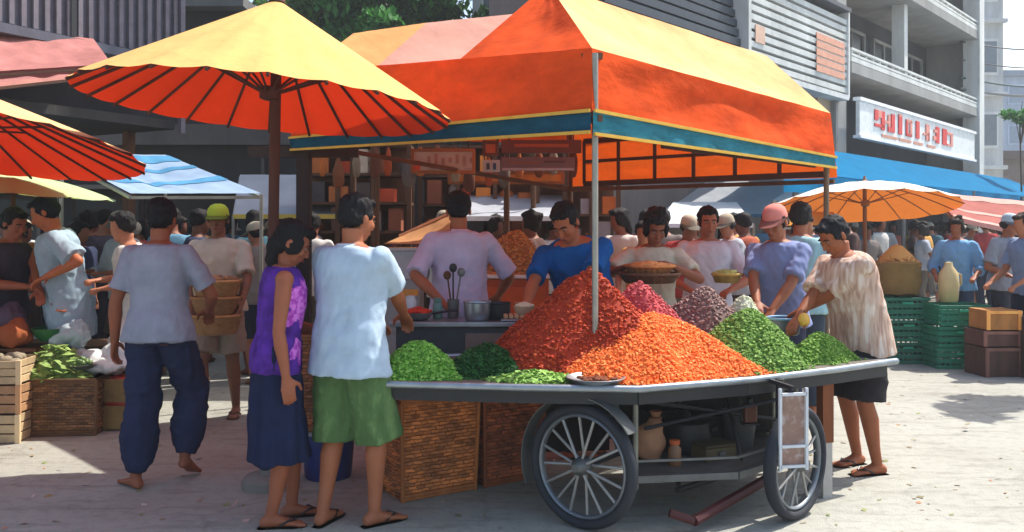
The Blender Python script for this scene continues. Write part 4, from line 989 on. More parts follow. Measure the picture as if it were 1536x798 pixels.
# lilac shirt man behind the counter
person('person', 'man in lilac shirt with his back turned behind the serving counter', (-.36,6.12,0), R(190), 1.05,
       lean=6, head=(16,0,0), hands=((-.30,-.26,.98),(662,452,5.86,'p')), poles=((-.8,.8,-.2),(.9,.3,-.5)),
       shirt=dict(col=(190,184,212), hem=-.12, loose=.030, sleeve=.95, fold=.009, collar=(200,190,215)), bottom=dict(length=1.9, loose=.015, col=(60,60,80)), shoes=(50,44,40), hairc=DKH, seed=4)
# blue shirt man leaning over the chilli
rb_, ib = person('person', 'man in bright blue polo shirt leaning over the red chilli heap holding bowls', (.50,5.95,0), R(-14), 1.04,
       lean=31, side=-9, head=(20,-16,0), hands=((788,462,5.36,'p'),(850,452,5.30,'p')), poles=((-.6,.5,-.7),(.9,.4,-.3)), curl=.7,
       shirt=dict(col=(22,84,150), hem=-.08, loose=.026, sleeve=.85, fold=.009, collar=(24,90,160)), bottom=dict(length=1.9, loose=.015, col=(50,50,60)), shoes=(50,44,40), hairc=(24,20,20), seed=5, skin=(166,92,58), palm=((.2,-.1,1),(-.2,-.1,1)), build_w=1.1)
# woman with stacked baskets
rw_, iw = person('person', 'dark haired woman with a hair bun holding stacked round baskets behind the dried beans', (1.00,6.28,0), R(-8), 0.98,
       lean=8, head=(24,14,0), hands=((935,402,5.92,'p'),(1010,400,5.92,'p')), poles=((-1,.4,-.6),(1,.4,-.6)), female=True, hair='bun', skin=(140,80,54),
       shirt=dict(col=(205,195,175), hem=-.08, loose=.02, sleeve=.7, fold=.008, collar=(220,220,225)), bottom=dict(kind='skirt', length=.4, loose=.02, col=(60,50,50)), shoes=(50,44,40), hairc=(24,20,22), seed=6)
person('person', 'young man in a white tee facing us behind the rice heap', (1.55,7.05,0), R(-10), 1.0,
       lean=4, head=(6,8,0), hands=((-.16,-.30,1.05),(.16,-.30,1.05)), poles=((-1,.5,-.4),(1,.5,-.4)), voxel=.010,
       shirt=dict(col=(215,212,222), hem=-.08, loose=.03, sleeve=.8, fold=.009), bottom=dict(length=1.9, loose=.015, col=(60,60,80)), shoes=(50,44,40), hairc=(26,24,26), seed=7, skin=(168,100,70))
person('person', 'man in pink cap and blue grey shirt looking down behind the green bean heap', (1.90,6.30,0), R(-38), 1.0,
       lean=7, head=(16,-4,0), hands=((1136,468,5.92,'p'),(1152,478,5.90,'p')), poles=((-.9,.6,-.5),(.9,.4,-.6)), hatc=(226,140,128), hair='short',
       shirt=dict(col=(128,138,178), hem=-.10, loose=.030, sleeve=.8, fold=.010, collar=(90,96,140)), bottom=dict(length=1.9, loose=.02, col=(60,64,84)), shoes=(50,44,40), hairc=(40,30,28), seed=8)
person('person', 'person in pale teal shirt half hidden behind the pink capped man', (2.28,7.05,0), R(150), 1.02,
       lean=3, head=(5,0,0), hands=((-.2,-.2,.95),(.24,-.1,.9)), voxel=.012, fine=False,
       shirt=dict(col=(150,186,192), hem=-.10, loose=.03, sleeve=.8, fold=.009), bottom=dict(length=1.9, loose=.02, col=(60,70,84)), shoes=(50,44,40), hairc=(34,30,30), seed=9)
# man at the right end
person('person', 'man in striped beige shirt and dark shorts reaching over the right end of the cart', (2.17,5.56,0), R(-72), 0.96,
       lean=20, head=(24,2,0), hands=((1196,478,5.40,'p'),(1200,466,5.66,'p')), poles=((-.2,.8,-.9),(.6,.8,-.9)), feet=((-.12,.06,0),(.12,.02,0)), footyaw=(4,-10), skin=(150,84,50),
       shirt=dict(hem=-.17, loose=.042, sleeve=.9, fold=.005, collar=(222,212,206), mat=stripes_mat('striped_shirt_cloth', (196,168,150), (214,198,186), (172,140,124), 38)),
       bottom=dict(length=.98, loose=.045, col=(48,44,48), fold=.010), shoes=(44,36,36), hairc=(22,24,30), seed=10, build_w=1.06)
# hat man with baskets
person('person', 'man in yellow green cap and pale shirt carrying stacked baskets on the left', (-2.33,7.05,0), R(6), 1.01,
       lean=-2, head=(6,0,0), hands=((288,455,6.78,'p'),(362,455,6.78,'p')), poles=((-1,.5,-.3),(1,.5,-.3)), hatc=(170,182,60), hair='short', feet=((-.11,-.10,0),(.11,.12,0)), skin=(128,84,62),
       shirt=dict(col=(188,176,160), hem=-.08, loose=.032, sleeve=.9, fold=.010, collar=(190,180,165)), bottom=dict(length=.85, loose=.03, col=(150,136,122), fold=.009), shoes=(90,50,36), hairc=(40,34,30), seed=11, voxel=.009)
person('person', 'dark haired man in long pale blue grey shirt bending over the left produce stall', (-3.50,7.00,0), R(-68), 1.06,
       lean=14, head=(20,-8,0), hands=((95,470,6.8,'p'),(70,415,6.7,'p')), poles=((-.4,1,-.5),(.6,.6,-.6)), skin=(176,100,62), voxel=.009,
       shirt=dict(col=(150,172,186), hem=-.30, loose=.045, sleeve=.85, fold=.012, collar=(160,176,186)), bottom=dict(length=1.9, loose=.02, col=(96,116,130)), shoes=(50,44,40), hairc=(26,30,38), seed=12)
person('person', 'brown skinned vendor in dark vest at the left edge of the photo', (-4.02,7.05,0), R(60), 1.0,
       lean=12, head=(14,6,0), hands=((40,430,6.8,'p'),(62,452,6.75,'p')), poles=((-.5,.9,-.5),(.6,.5,-.7)), skin=(150,84,58), voxel=.010, fine=True,
       shirt=dict(col=(64,60,70), hem=-.10, loose=.015, sleeve=0, fold=.006), bottom=dict(length=1.9, loose=.02, col=(70,60,60)), shoes=(50,44,40), hairc=(26,24,24), seed=13)
person('person', 'man in white shirt partly hidden behind the man in the grey tee', (-3.02,7.15,0), R(-60), .98,
       lean=10, head=(8,0,0), hands=((150,420,6.9,'p'),(160,432,6.8,'p')), skin=(170,110,80), voxel=.012, fine=False,
       shirt=dict(col=(200,196,190), hem=-.10, loose=.03, sleeve=.8, fold=.009), bottom=dict(length=1.9, loose=.02, col=(50,60,84)), shoes=(50,44,40), hairc=(26,24,24), seed=14)
# far right people
person('person', 'woman in light blue shirt standing behind the green crates on the right', (5.10,10.2,0), R(-30), .98,
       lean=6, head=(12,0,0), hands=((-.2,-.25,1.0),(.2,-.25,1.0)), female=True, hair='bun', voxel=.012, fine=False,
       shirt=dict(col=(120,166,206), hem=-.10, loose=.03, sleeve=1.4, fold=.009), bottom=dict(length=1.9, loose=.02, col=(70,80,104)), shoes=(50,44,40), hairc=(40,30,26), seed=15)
person('person', 'man in grey shirt with a pale hat behind the brown boxes on the right', (5.55,10.0,0), R(20), 1.0,
       lean=4, head=(8,0,0), hands=((-.2,-.22,1.0),(.22,-.2,.98)), hatc=(180,196,204), voxel=.012, fine=False,
       shirt=dict(col=(150,152,160), hem=-.10, loose=.03, sleeve=.8, fold=.009), bottom=dict(length=1.9, loose=.02, col=(60,62,70)), shoes=(50,44,40), hairc=(40,30,26), seed=16)
person('person', 'man with dark trousers and blue sleeves at the right edge of the photo', (5.45,9.35,0), R(-80), 1.0,
       lean=8, head=(10,0,0), hands=((-.2,-.30,.95),(.2,-.30,.95)), voxel=.012, fine=False, skin=(176,112,78),
       shirt=dict(col=(120,140,170), hem=-.10, loose=.03, sleeve=.8, fold=.009), bottom=dict(length=1.9, loose=.02, col=(34,40,58)), shoes=(50,44,40), hairc=(60,44,36), seed=17)

# bowls in the hands of the man in blue
def bowl(label, c, r, m, contents=None):
    return potb('bowl', label, c.x, c.y, c.z, panprof(r, r*.75), m, False, contents, 'bowl')
h0 = ib['M'] @ ib['hands'][0]; h1 = ib['M'] @ ib['hands'][1]
bowl('pale clay bowl held in the right hand of the man in the blue polo', P(786,472,5.28), .062, cm('plastic',(176,150,124)), (cm('cloth',(205,180,150)), .02))
bowl('shiny steel bowl held in the left hand of the man in the blue polo', P(822,474,5.27), .066, cm('metal',(190,194,198),rough=.25))
bowl('small steel cup by the forearm of the man in the blue polo', P(868,446,5.22), .034, cm('metal',(180,184,188),rough=.3))
# stacked round baskets of the woman
def round_basket(label, c, r, h, col, fill=None, group=None, name='round_basket'):
    t = thing(name, label, 'basket', c, 0, group); mb = MB(); rs = []; nr = 9; n = 48
    for j in range(nr+1):
        v = j/nr; rr = r*(.78+.22*v)
        rs.append([V((rr+.005*(1 if (k//2+j) % 2 else -1))*math.cos(2*PI*k/n), (rr+.005*(1 if (k//2+j) % 2 else -1))*math.sin(2*PI*k/n), h*v) for k in range(n)])
    rs += [[V((r-.015)*math.cos(2*PI*k/n), (r-.015)*math.sin(2*PI*k/n), h-.01) for k in range(n)], [V(r*.7*math.cos(2*PI*k/n), r*.7*math.sin(2*PI*k/n), h*.3) for k in range(n)]]
    mb.rings(rs); mb.build('body', mat('round_wicker_%s' % str(col), srgb(col), var=.35, scale=16, bump=.4, bscale=60), t, True)
    mb = MB(); mb.tube([V(r*math.cos(2*PI*k/28), r*math.sin(2*PI*k/28), h) for k in range(30)], .010, 8, False); mb.build('rim', cm('wood', mul_rgb(col, 1.15)), t, True)
    if fill:
        mb = MB(); rd = random.Random(int(c[0]*100)); 
        mb.lathe([(r*.9,h*.7),(r*.7,h+fill[1]*.6),(r*.3,h+fill[1]*.95),(.01,h+fill[1])], n=24)
        for k in range(fill[2]):
            a_ = rd.uniform(0,6.28); u = math.sqrt(rd.random())*.9; mb.ell((r*u*math.cos(a_), r*u*math.sin(a_), h+fill[1]*(1-u*u)-.004), fill[3], Matrix.Rotation(rd.uniform(0,3), 3, 'Z') @ Matrix.Rotation(rd.uniform(-.6,.6), 3, 'X'), 8, 6)
        mb.build('contents', fill[0], t, True)
    return t
pb = P(974,424,5.86); round_basket('wide dark round basket held by the woman with the bun, under the smaller one', pb, .20, .06, (92,64,44))
round_basket('smaller orange brown basket stacked in the dark basket of the woman with the bun', pb+V(0,0,.061), .165, .05, (176,116,66), (cm('wood',(214,150,90)), .03, 30, (.02,.014,.01)))
pb = P(325,500,6.74)
round_basket('lower brown basket of the stack carried by the man in the yellow green cap', pb, .185, .14, (150,112,72))
round_basket('middle brown basket of the stack carried by the man in the yellow green cap', pb+V(0,0,.145), .185, .13, (140,102,64))
round_basket('top brown basket of the stack carried by the man in the yellow green cap', pb+V(0,0,.28), .18, .12, (160,120,76), (island_mat('brown_rolls', S3((150,106,70),(120,84,54),(176,132,88))), .03, 40, (.03,.02,.018)))
pb = P(1090,424,6.3)
round_basket('yellow brown basket in front of the young man in the white tee', pb, .10, .06, (170,136,70), (cm('cloth',(176,186,110)), .03, 24, (.02,.015,.012)))
# things being handled at the right end
t = thing('cooking_pot', 'grey pot with blue rim held by the man in the striped shirt', 'pot', P(1176,502,5.62)); mb = MB(); mb.lathe(potprof(.10,.10), n=26); mb.build('body', cm('metal',(96,100,110),metal=.5), t, True); mb = MB(); mb.tube([V(.105*math.cos(2*PI*k/24), .105*math.sin(2*PI*k/24), .105) for k in range(26)], .008, 8, False); mb.build('rim', cm('metal',(120,160,190),metal=.4), t, True)
t = thing('mango', 'yellow mango held over the cart by the man in the striped shirt', 'fruit', P(1206,480,5.36)); mb = MB(); mb.ell((0,0,0),(.036,.034,.045)); mb.build('flesh', cm('plastic',(230,176,70)), t, True); mb = MB(); mb.tube([V(0,0,.043), V(.004,0,.056)], .004, 6); mb.build('stalk', wd, t, True)

# ------------------------------------------------------------------ left produce stall
def crate(label, c, w_, d_, h_, rz, col, z=0, n=4, group=None, name='wooden_crate', fill=None):
    t = thing(name, label, 'crate', (c[0], c[1], z), rz, group); m = cm('wood', col, aniso=(1,1,1)); x = w_/2; y = d_/2
    mb = MB(); g_ = h_/n
    for k in range(n):
        zc = g_*(k+.5); s_ = g_*.86
        mb.box((0,-y,zc),(w_,.014,s_)); mb.box((0,y,zc),(w_,.014,s_)); mb.box((-x+.008,0,zc),(.013,d_-.016,s_)); mb.box((x-.008,0,zc),(.013,d_-.016,s_))
    o = mb.build('slats', m, t); bevel(o, .003)
    for sx in (-1,1):
        for sy in (-1,1): mb = MB(); mb.box((sx*(x+.004),sy*(y+.009),h_/2),(.036,.020,h_+.004)); bevel(mb.build('corner_post', cm('wood', mul_rgb(col, 1.15)), t), .003)
    mb = MB(); mb.box((0,0,.012),(w_-.03,d_-.03,.014)); mb.build('floor', m, t)
    if fill:
        mb = MB(); rd = random.Random(int(c[0]*77)+5)
        mb.box((0,0,h_*.5),(w_-.05,d_-.05,h_*.7))
        for k in range(fill[1]):
            mb.ell((rd.uniform(-x*.82,x*.82), rd.uniform(-y*.82,y*.82), h_*.86+rd.uniform(0,fill[2])), fill[3], Matrix.Rotation(rd.uniform(0,3), 3, 'Z') @ Matrix.Rotation(rd.uniform(-.6,.6), 3, 'X'), 8, 6)
        mb.build('contents', fill[0], t, True)
    return t
pal = (190,166,128)
crate('bottom pale wooden crate of the stack at the left edge', (-3.74,6.42), .50, .36, .20, R(4), pal, 0, 3)
crate('middle pale wooden crate of the stack at the left edge', (-3.73,6.44), .50, .36, .20, R(1), (168,128,92), .206, 3)
crate('topmost pale wooden crate of the stack at the left edge', (-3.74,6.42), .50, .36, .17, R(5), pal, .412, 3, fill=(cm('cloth',(150,140,120)), 30, .03, (.05,.03,.03)))
basket('large brown basket of the left stall under the green cabbage heap', (-3.30,6.64), .50, .34, .40, R(4), (122,88,56), None, cols=9, rows=10, flare=.01)
heap('cabbage_heap', 'pale green heap of leafy greens on the large basket of the left stall', (-3.40,6.64), .24, .18, .24, S3((120,150,80),(150,176,100),(96,126,60)), .03, 420, z0=.40, seed=21, pw=1.6, el=(1.2,.9,.35))
crate('upright basket box of yellow vegetables with a red rim in the left stall', (-3.0,6.78), .27, .28, .40, R(2), (140,118,72), 0, 2, name='vegetable_box', fill=(cm('plastic',(200,60,36)), 40, .03, (.04,.03,.025)))
t = thing('plastic_sheet', 'crumpled white plastic sheeting and bags heaped on the left stall', 'plastic sheet', (-3.12,6.80,.43)); mb = MB(); mb.ell((0,0,.05),(.36,.20,.07)); mb.ell((.12,.05,.10),(.16,.12,.13)); mb.ell((-.18,.0,.08),(.17,.12,.09)); me = remesh(mb.mesh('sheet'), .018, 1); displace(me, lambda c, n: float(.045*nz(c, 8)+.03*nz(c, 19))); link('sheet', me, cm('plastic',(205,208,206), rough=.35), t)
t = thing('plastic_bag', 'bluish white plastic bag standing on the left stall', 'bag', (-3.36,6.78,.60)); mb = MB(); mb.ell((0,0,.09),(.15,.11,.10)); mb.ell((.05,0,.17),(.06,.05,.05)); me = remesh(mb.mesh('bag'), .012, 1); displace(me, lambda c, n: float(.03*nz(c, 11)+.02*nz(c, 24))); link('bag', me, cm('plastic',(160,178,184), rough=.3), t)
t = thing('plastic_bag', 'cream plastic bag standing upright right of the crumpled sheeting', 'bag', (-3.02,7.02,.52)); mb = MB(); mb.ell((0,0,.14),(.16,.12,.17)); mb.ell((.02,0,.29),(.08,.06,.05)); me = remesh(mb.mesh('bag'), .012, 1); displace(me, lambda c, n: float(.03*nz(c, 9)+.02*nz(c, 24))); link('bag', me, cm('plastic',(214,206,194), rough=.4), t)
potb('plastic_tub', 'dark green plastic tub on the left stall below the blue grey shirt', -3.52, 6.80, .66, panprof(.14,.09), cm('plastic',(30,96,54)), cat='tub')
t = thing('stall_table', 'low dark table of the left stall behind the baskets', 'table', (-4.0,7.62,0)); mb = MB(); mb.box((0,0,.52),(1.5,.5,.035)); bevel(mb.build('tabletop', wd, t))
for sx in (-1,1):
    for sy in (-1,1): mb = MB(); mb.bar(V(sx*.68,sy*.2,.50), V(sx*.68,sy*.2,0), .045); mb.build('leg', wd, t)
rdm = random.Random(8)
sacks = [((-3.98,6.70,.62),(134,78,50),'rust brown cloth bundle on the left stall table at the picture edge'),((-3.78,6.72,.62),(160,92,58),'copper coloured cloth bundle on the left stall table'),((-3.86,6.80,.74),(90,80,96),'slate cloth bundle on top of the copper one on the left stall')]
for p_, col, lab in sacks:
    mb = MB(); mb.ell((0,0,.09),(.16,.13,.10)); mb.ell((.03,.0,.16),(.07,.06,.06)); me = remesh(mb.mesh('bundle'), .012, 1); displace(me, lambda c, n: float(.035*nz(c, 9, p_[0])+.012*nz(c, 26)))
    tag(link('cloth_bundle', me, cm('cloth', col), None, p_), lab, 'bundle')

t = thing('stall_bench', 'rough low bench at the left edge carrying cloth bundles behind the crates', 'bench', (-3.90,6.80,0)); mb = MB(); mb.box((0,0,.60),(.70,.34,.03)); bevel(mb.build('seat', wd, t))
for sx in (-1,1):
    for sy in (-1,1): mb = MB(); mb.bar(V(sx*.31,sy*.13,.59), V(sx*.31,sy*.13,0), .04); mb.build('leg', wd, t)
for k, (x, y, z, col, lab) in enumerate((( -3.02,6.84,.47,(170,90,50),'small tray of orange fruit on the crumpled plastic of the left stall'),(-3.20,6.62,.47,(90,120,60),'small tray of green limes at the front of the left stall'))):
    t = thing('produce_tray', lab, 'tray', (x,y,z)); mb = MB(); mb.lathe([(.07,0),(.10,.03),(.105,.03),(.075,.006),(.01,.005)], n=20); mb.build('dish', m_grey, t, True)
    mb = MB(); rd = random.Random(k)
    for q in range(22): a_ = rd.uniform(0,6.28); u = math.sqrt(rd.random())*.07; mb.ell((u*math.cos(a_), u*math.sin(a_), .035+.04*(1-u/.07)), .019, None, 9, 6)
    mb.build('contents', cm('plastic', col), t, True)
# ------------------------------------------------------------------ right: green crates, sack of brown goods, boxes
def pcrate(label, x, y, z, rz, col=(24,104,80), w_=.50, d_=.40, h_=.245):
    t = thing('plastic_crate', label, 'crate', (x,y,z), rz, 'green plastic crates stacked on the right'); m = cm('plastic', col, rough=.5, var=.22, scale=3)
    mb = MB()
    for s_, zc in ((.012,.015),(.02,.10),(.02,.155),(.03,h_-.018)):
        pass
    X = w_/2; Y = d_/2
    for zc, hh, o_ in ((.02,.04,0),(.085,.05,0),(.155,.05,0),(h_-.02,.035,.012)):
        mb.box((0,-Y-o_,zc),(w_+2*o_,.016,hh)); mb.box((0,Y+o_,zc),(w_+2*o_,.016,hh)); mb.box((-X-o_,0,zc),(.016,d_-.018,hh)); mb.box((X+o_,0,zc),(.016,d_-.018,hh))
    o = mb.build('wall', m, t); bevel(o, .004)
    mb = MB()
    for k in range(9): xx = -X+.02+(w_-.04)*k/8; mb.box((xx,-Y+.001,h_/2-.01),(.018,.012,h_-.03)); mb.box((xx,Y-.001,h_/2-.01),(.018,.012,h_-.03))
    for k in range(7): yy = -Y+.03+(d_-.06)*k/6; mb.box((X-.001,yy,h_/2-.01),(.012,.018,h_-.03)); mb.box((-X+.001,yy,h_/2-.01),(.012,.018,h_-.03))
    mb.build('rib', m, t)
    mb = MB(); mb.box((0,0,.012),(w_-.02,d_-.02,.014)); mb.build('floor', m, t)
    mb = MB(); mb.box((0,-Y-.016,h_-.062),(.12,.012,.022)); mb.build('handle', cm('plastic', mul_rgb(col,1.5)), t)
names = ['bottom','second','top']
for k in range(3): pcrate('%s green plastic crate of the left stack beside the striped shirted man' % names[k], 4.42+(.0,.02,-.01)[k], 10.15, k*.25, R((2,-1,3)[k]))
for k in range(3): pcrate('%s green plastic crate of the right stack, nearer and brighter' % names[k], 4.86+(.0,-.01,.02)[k], 9.80, k*.232, R((-2,2,0)[k]), (26,124,94), .52, .42, .228)
t = thing('produce_sack', 'big open tan sack heaped with brown roots on top of the left green crates', 'sack', (4.46,10.3,.755)); mb = MB()
me = MB().lathe([(.20,0),(.24,.02),(.27,.15),(.26,.30),(.27,.36),(.24,.37),(.2,.33),(.01,.32)], n=30).mesh('sack'); displace(me, lambda c, n: float(.03*nz(c, 7)+.01*nz(c, 20))); link('sack', me, cm('cloth',(140,112,66)), t)
heapm = island_mat('brown_roots', S3((176,116,54),(206,146,70),(140,92,46),(224,164,86)))
mb = MB(); rd = random.Random(3); mb.lathe([(.25,.30),(.17,.45),(.06,.56),(.01,.58)], n=20)
for k in range(160): a_ = rd.uniform(0,6.28); u = math.sqrt(rd.random()); mb.ell((.25*u*math.cos(a_), .25*u*math.sin(a_), .34+.24*(1-u)), (.035,.018,.016), Matrix.Rotation(rd.uniform(0,3), 3, 'Z') @ Matrix.Rotation(rd.uniform(-.8,.8), 3, 'X'), 8, 5)
mb.build('contents', heapm, t, True)
t = thing('plastic_jug', 'cream plastic jug on the right green crates beside the tan sack', 'jug', (4.86,9.9,.70)); mb = MB(); mb.lathe([(.08,0),(.10,.02),(.11,.20),(.10,.32),(.045,.40),(.04,.44),(.01,.445)], n=22); mb.build('body', cm('plastic',(216,192,136)), t, True); mb = MB(); mb.tube([V(.09,0,.32), V(.14,0,.30), V(.14,0,.2), V(.105,0,.16)], .012, 8); mb.build('handle', cm('plastic',(200,176,120)), t, True)
for i, (x, y, z, w_, h_, col, lab) in enumerate(((5.0,9.25,0,.40,.30,(84,58,50),'dark brown wooden box on the ground at the right edge'),(5.0,9.26,.31,.40,.16,(96,66,58),'brown box in the middle of the right edge stack'),(5.02,9.25,.48,.36,.20,(176,118,62),'orange brown box on top of the right edge stack'),(5.36,9.10,0,.34,.62,(70,60,50),'tall dark box at the very right edge of the photo'))):
    t = thing('wooden_box', lab, 'box', (x,y,z), R(5-i*3)); mb = MB(); mb.box((0,0,h_/2),(w_,.36,h_)); bevel(mb.build('body', cm('wood',col), t)); mb = MB()
    for sx in (-1,1): mb.box((sx*(w_/2-.02),-.188,h_/2),(.035,.012,h_))
    mb.box((0,-.192,h_-.02),(w_,.012,.03)); mb.build('batten', cm('wood',mul_rgb(col,1.5)), t)

# ------------------------------------------------------------------ second stall behind: brown heap, tarp, shelves and signs
t = thing('market_stand', 'orange fronted stand with a white edged tray behind the counter', 'stand', (.02,7.5,0)); mb = MB(); mb.box((0,0,1.12),(.62,.52,.03)); bevel(mb.build('tray', cm('paint',(215,218,220)), t)); mb = MB(); mb.box((.0,0,.60),(.56,.46,1.0)); mb.build('cabinet', cm('paint',(180,78,30)), t); mb = MB(); mb.box((0,-.236,.86),(.5,.012,.34)); mb.build('front_panel', cm('paint',(196,90,36)), t)
heap('ginger_heap', 'golden brown heap of ginger on the white edged tray behind the counter', (.02,7.5), .27, .22, .36, S3((150,104,60),(176,124,72),(196,148,92),(224,170,100)), .017, 1500, z0=1.136, seed=31, pw=1.7)
t = thing('sloped_tarp', 'tan cloth tarp sloping down to the left behind the lilac shirted man', 'tarp', (-.80,7.9,0)); mb = MB()
ql = [P(575,366,7.9), P(672,366,7.9), P(672,318,7.9), P(590,356,7.9)]; oo = V(-.80,7.9,0)
mb.patch(rel(ql[0],oo), rel(ql[1],oo), rel(ql[2],oo)+V(0,.5,0), rel(ql[3],oo)+V(0,.4,0), 12, 8, sagfn(.03)); orient(mb.build('sheet', cloth_sheet('tan_tarp', (.50,.26,.12), (.4,.2,.1), (.5,.25,.1), .2, 4, .15), t, True), (0,-1,.4))
mb = MB(); mb.bar(rel(ql[3],oo)+V(0,.39,.01), rel(ql[2],oo)+V(0,.49,.01), .02); mb.build('ridge', cm('wood',(220,180,150)), t)
for q in (ql[1],): mb = MB(); mb.tube([rel(V(q.x,q.y+.5,0),oo), rel(ql[2]+V(0,.5,0),oo)], .022, 8); mb.build('pole', cm('wood',(110,80,66)), t, True)
mb = MB(); mb.tube([rel(V(ql[3].x,ql[3].y+.4,0),oo), rel(ql[3]+V(0,.4,0),oo)], .022, 8); mb.build('pole', wd, t, True)
t = thing('steel_cabinet', 'pale glass fronted food cabinet between the white shirt and the lilac shirt', 'cabinet', (-.98,7.3,0)); mb = MB(); mb.box((0,0,.55),(.48,.36,1.1)); mb.build('body', cm('metal',(150,156,162),metal=.3), t); mb = MB(); mb.box((0,-.186,1.22),(.46,.01,.22)); mb.box((0,-.02,1.345),(.5,.40,.02)); mb.build('glass_hood', cm('plastic',(176,190,200), rough=.15), t)
mb = MB(); mb.box((0,-.187,1.0),(.46,.012,.05)); mb.build('trim', cm('paint',(214,160,70)), t)
mb = MB()
for sx in (-1,1): mb.bar(V(sx*.235,-.16,1.1), V(sx*.235,-.16,1.33), .02)
mb.build('corner_bar', m_grey, t)

# shelf racks full of goods at the back of the covered stalls
def rack(label, x0, x1, y, z0, z1, shelves, seed, cols, dep=.5, gl_=''):
    gl_ = 'packed goods on the shelf rack behind '+label.split(' behind ')[1].replace('the head of ','')
    rd = random.Random(seed); t = thing('shelf_rack', label, 'shelf rack', ((x0+x1)/2, y, 0)); Wd = x1-x0
    mb = MB(); mb.box((0,dep/2,(z1)/2),(Wd,.03,z1)); mb.build('back_panel', cm('wood',(112,80,58)), t)
    for sx in (-1,-.33,.33,1): mb = MB(); mb.bar(V(sx*Wd/2,-dep/2,0), V(sx*Wd/2,-dep/2,z1), .05); mb.build('upright', wd, t)
    hs = [z0+(z1-z0)*k/shelves for k in range(shelves+1)]
    for h_ in hs: mb = MB(); mb.box((0,0,h_),(Wd,dep,.03)); mb.build('shelf', wd, t)
    
    for h_ in hs[:-1]:
        x = -Wd/2+.08; gap = (z1-z0)/shelves
        while x < Wd/2-.12:
            w_ = rd.uniform(.08,.26); hh = gap*rd.uniform(.35,.85); c = rd.choice(cols)
            k = rd.random(); g_ = MB()
            if k < .55: g_.box((x+w_/2,-.10+rd.uniform(-.05,.05),h_+.016+hh/2),(w_*.92,.22,hh), None, rd.uniform(-.1,.1))
            elif k < .8: g_.lathe([(w_*.38,h_+.016),(w_*.42,h_+.03),(w_*.42,h_+hh*.75),(w_*.2,h_+hh*.85),(w_*.2,h_+hh),(.01,h_+hh)], (x+w_/2,-.1,0), 12)
            else: g_.ell((x+w_/2,-.1,h_+.016+w_*.4),(w_*.45,w_*.4,w_*.42))
            tag(g_.build('packaged_goods', cm('paint', c, rough=.7), None, at=((x0+x1)/2, y, 0)), gl_, 'goods', gl_)
            x += w_+rd.uniform(.01,.08)
    return t
gc = [(190,110,54),(130,94,74),(96,84,80),(224,136,52),(160,150,140),(80,72,72),(206,190,170),(150,86,58),(206,84,46)]
rack('tall shelf rack of brown and orange goods behind the head of the white shirted man', -2.35, -1.15, 10.2, 1.15, 2.45, 4, 1, gc)
rack('dark shelf rack of boxes behind the lilac shirted man', -1.1, .25, 10.9, 1.1, 2.5, 4, 2, gc)
rack('shelf rack with orange goods behind the man in the blue polo', .30, 1.25, 10.7, .9, 2.45, 4, 3, [(200,104,36),(120,66,40),(80,60,52),(190,120,60),(150,140,140)])
def board(name, label, a, b, z0, z1, y, col, cat='sign', th=.04, marks=None, rim=None):
    t = thing(name, label, cat, ((a+b)/2, y, z0)); mb = MB(); mb.box((0,0,(z1-z0)/2),(b-a,th,z1-z0)); bevel(mb.build('board', cm('paint',col), t), .004)
    if rim:
        mb = MB(); h_ = z1-z0; w_ = (b-a)
        mb.box((0,-th*.5-.006,h_-.01),(w_,.012,.03)); mb.box((0,-th*.5-.006,.01),(w_,.012,.03)); mb.box((-w_/2+.012,-th*.5-.007,h_/2),(.03,.012,h_-.05)); mb.box((w_/2-.012,-th*.5-.007,h_/2),(.03,.012,h_-.05)); mb.build('rim', cm('wood',rim), t)
    for k, (x, z, w_, h_, c) in enumerate(marks or []):
        mb = MB(); mb.box((x,-th/2-.004,z),(w_,.006,h_)); mb.build('lettering', cm('paint',c), t)
    mb = MB()
    for sx in (-1,1): mb.tube([V(sx*(b-a)*.4,0,z1-z0), V(sx*(b-a)*.4,0,z1-z0+.5)], .006, 6)
    mb.build('hanger', m_dark, t)
    return t
def pxs(px, Y): return (px-CXP)/F*Y
def pz(py, Y): return EYE-(py-HY)/F*Y
Yb = 8.2
mk = [(-.24,.07,.06,.09,(196,70,40))]+[(-.13+.065*k, .12+.012*math.sin(k*2.1), .03, .07+.03*math.sin(k*1.7), (150,120,112)) for k in range(7)]+[(-.1+.11*k,.04,.07,.014,(150,140,136)) for k in range(4)]
board('hanging_sign', 'white sign with a red mark and faint writing hung under the orange canopy', pxs(617,Yb), pxs(713,Yb), pz(260,Yb), pz(224,Yb), Yb, (176,166,156), marks=mk, rim=(150,96,52))
board('hanging_sign', 'orange brown square board right of the white hanging sign', pxs(724,Yb), pxs(748,Yb), pz(234,Yb), pz(212,Yb), Yb, (176,92,50), rim=(90,60,44))
board('hanging_sign', 'small white sign with blue lettering below the orange brown board', pxs(724,Yb), pxs(750,Yb), pz(258,Yb), pz(240,Yb), Yb, (170,172,180), marks=[(-.03,.05,.03,.06,(50,70,90)),(.03,.05,.03,.06,(40,80,120))])
board('hanging_sign', 'long dusty violet shop board with pale lower edge under the canopy', pxs(752,Yb), pxs(862,Yb), pz(256,Yb), pz(236,Yb), Yb, (112,92,98), marks=[(0,.012,.66,.022,(160,156,170)),(-.12,.07,.3,.02,(130,88,76)),(.15,.08,.2,.02,(90,66,66))])
board('hanging_sign', 'dark red brown plank board above the violet shop board', pxs(752,Yb), pxs(872,Yb), pz(230,Yb), pz(210,Yb), Yb, (100,54,40), marks=[(0,.07,.5,.03,(160,80,46))])
board('valance_board', 'long orange fascia board above the lilac shirted man', pxs(672,9.2), pxs(846,9.2), pz(276,9.2), pz(258,9.2), 9.2, (214,124,44), cat='board', rim=(150,88,44))
hm_ = S3((200,110,50),(150,90,56),(210,190,160),(120,70,44))
rdh = random.Random(12)
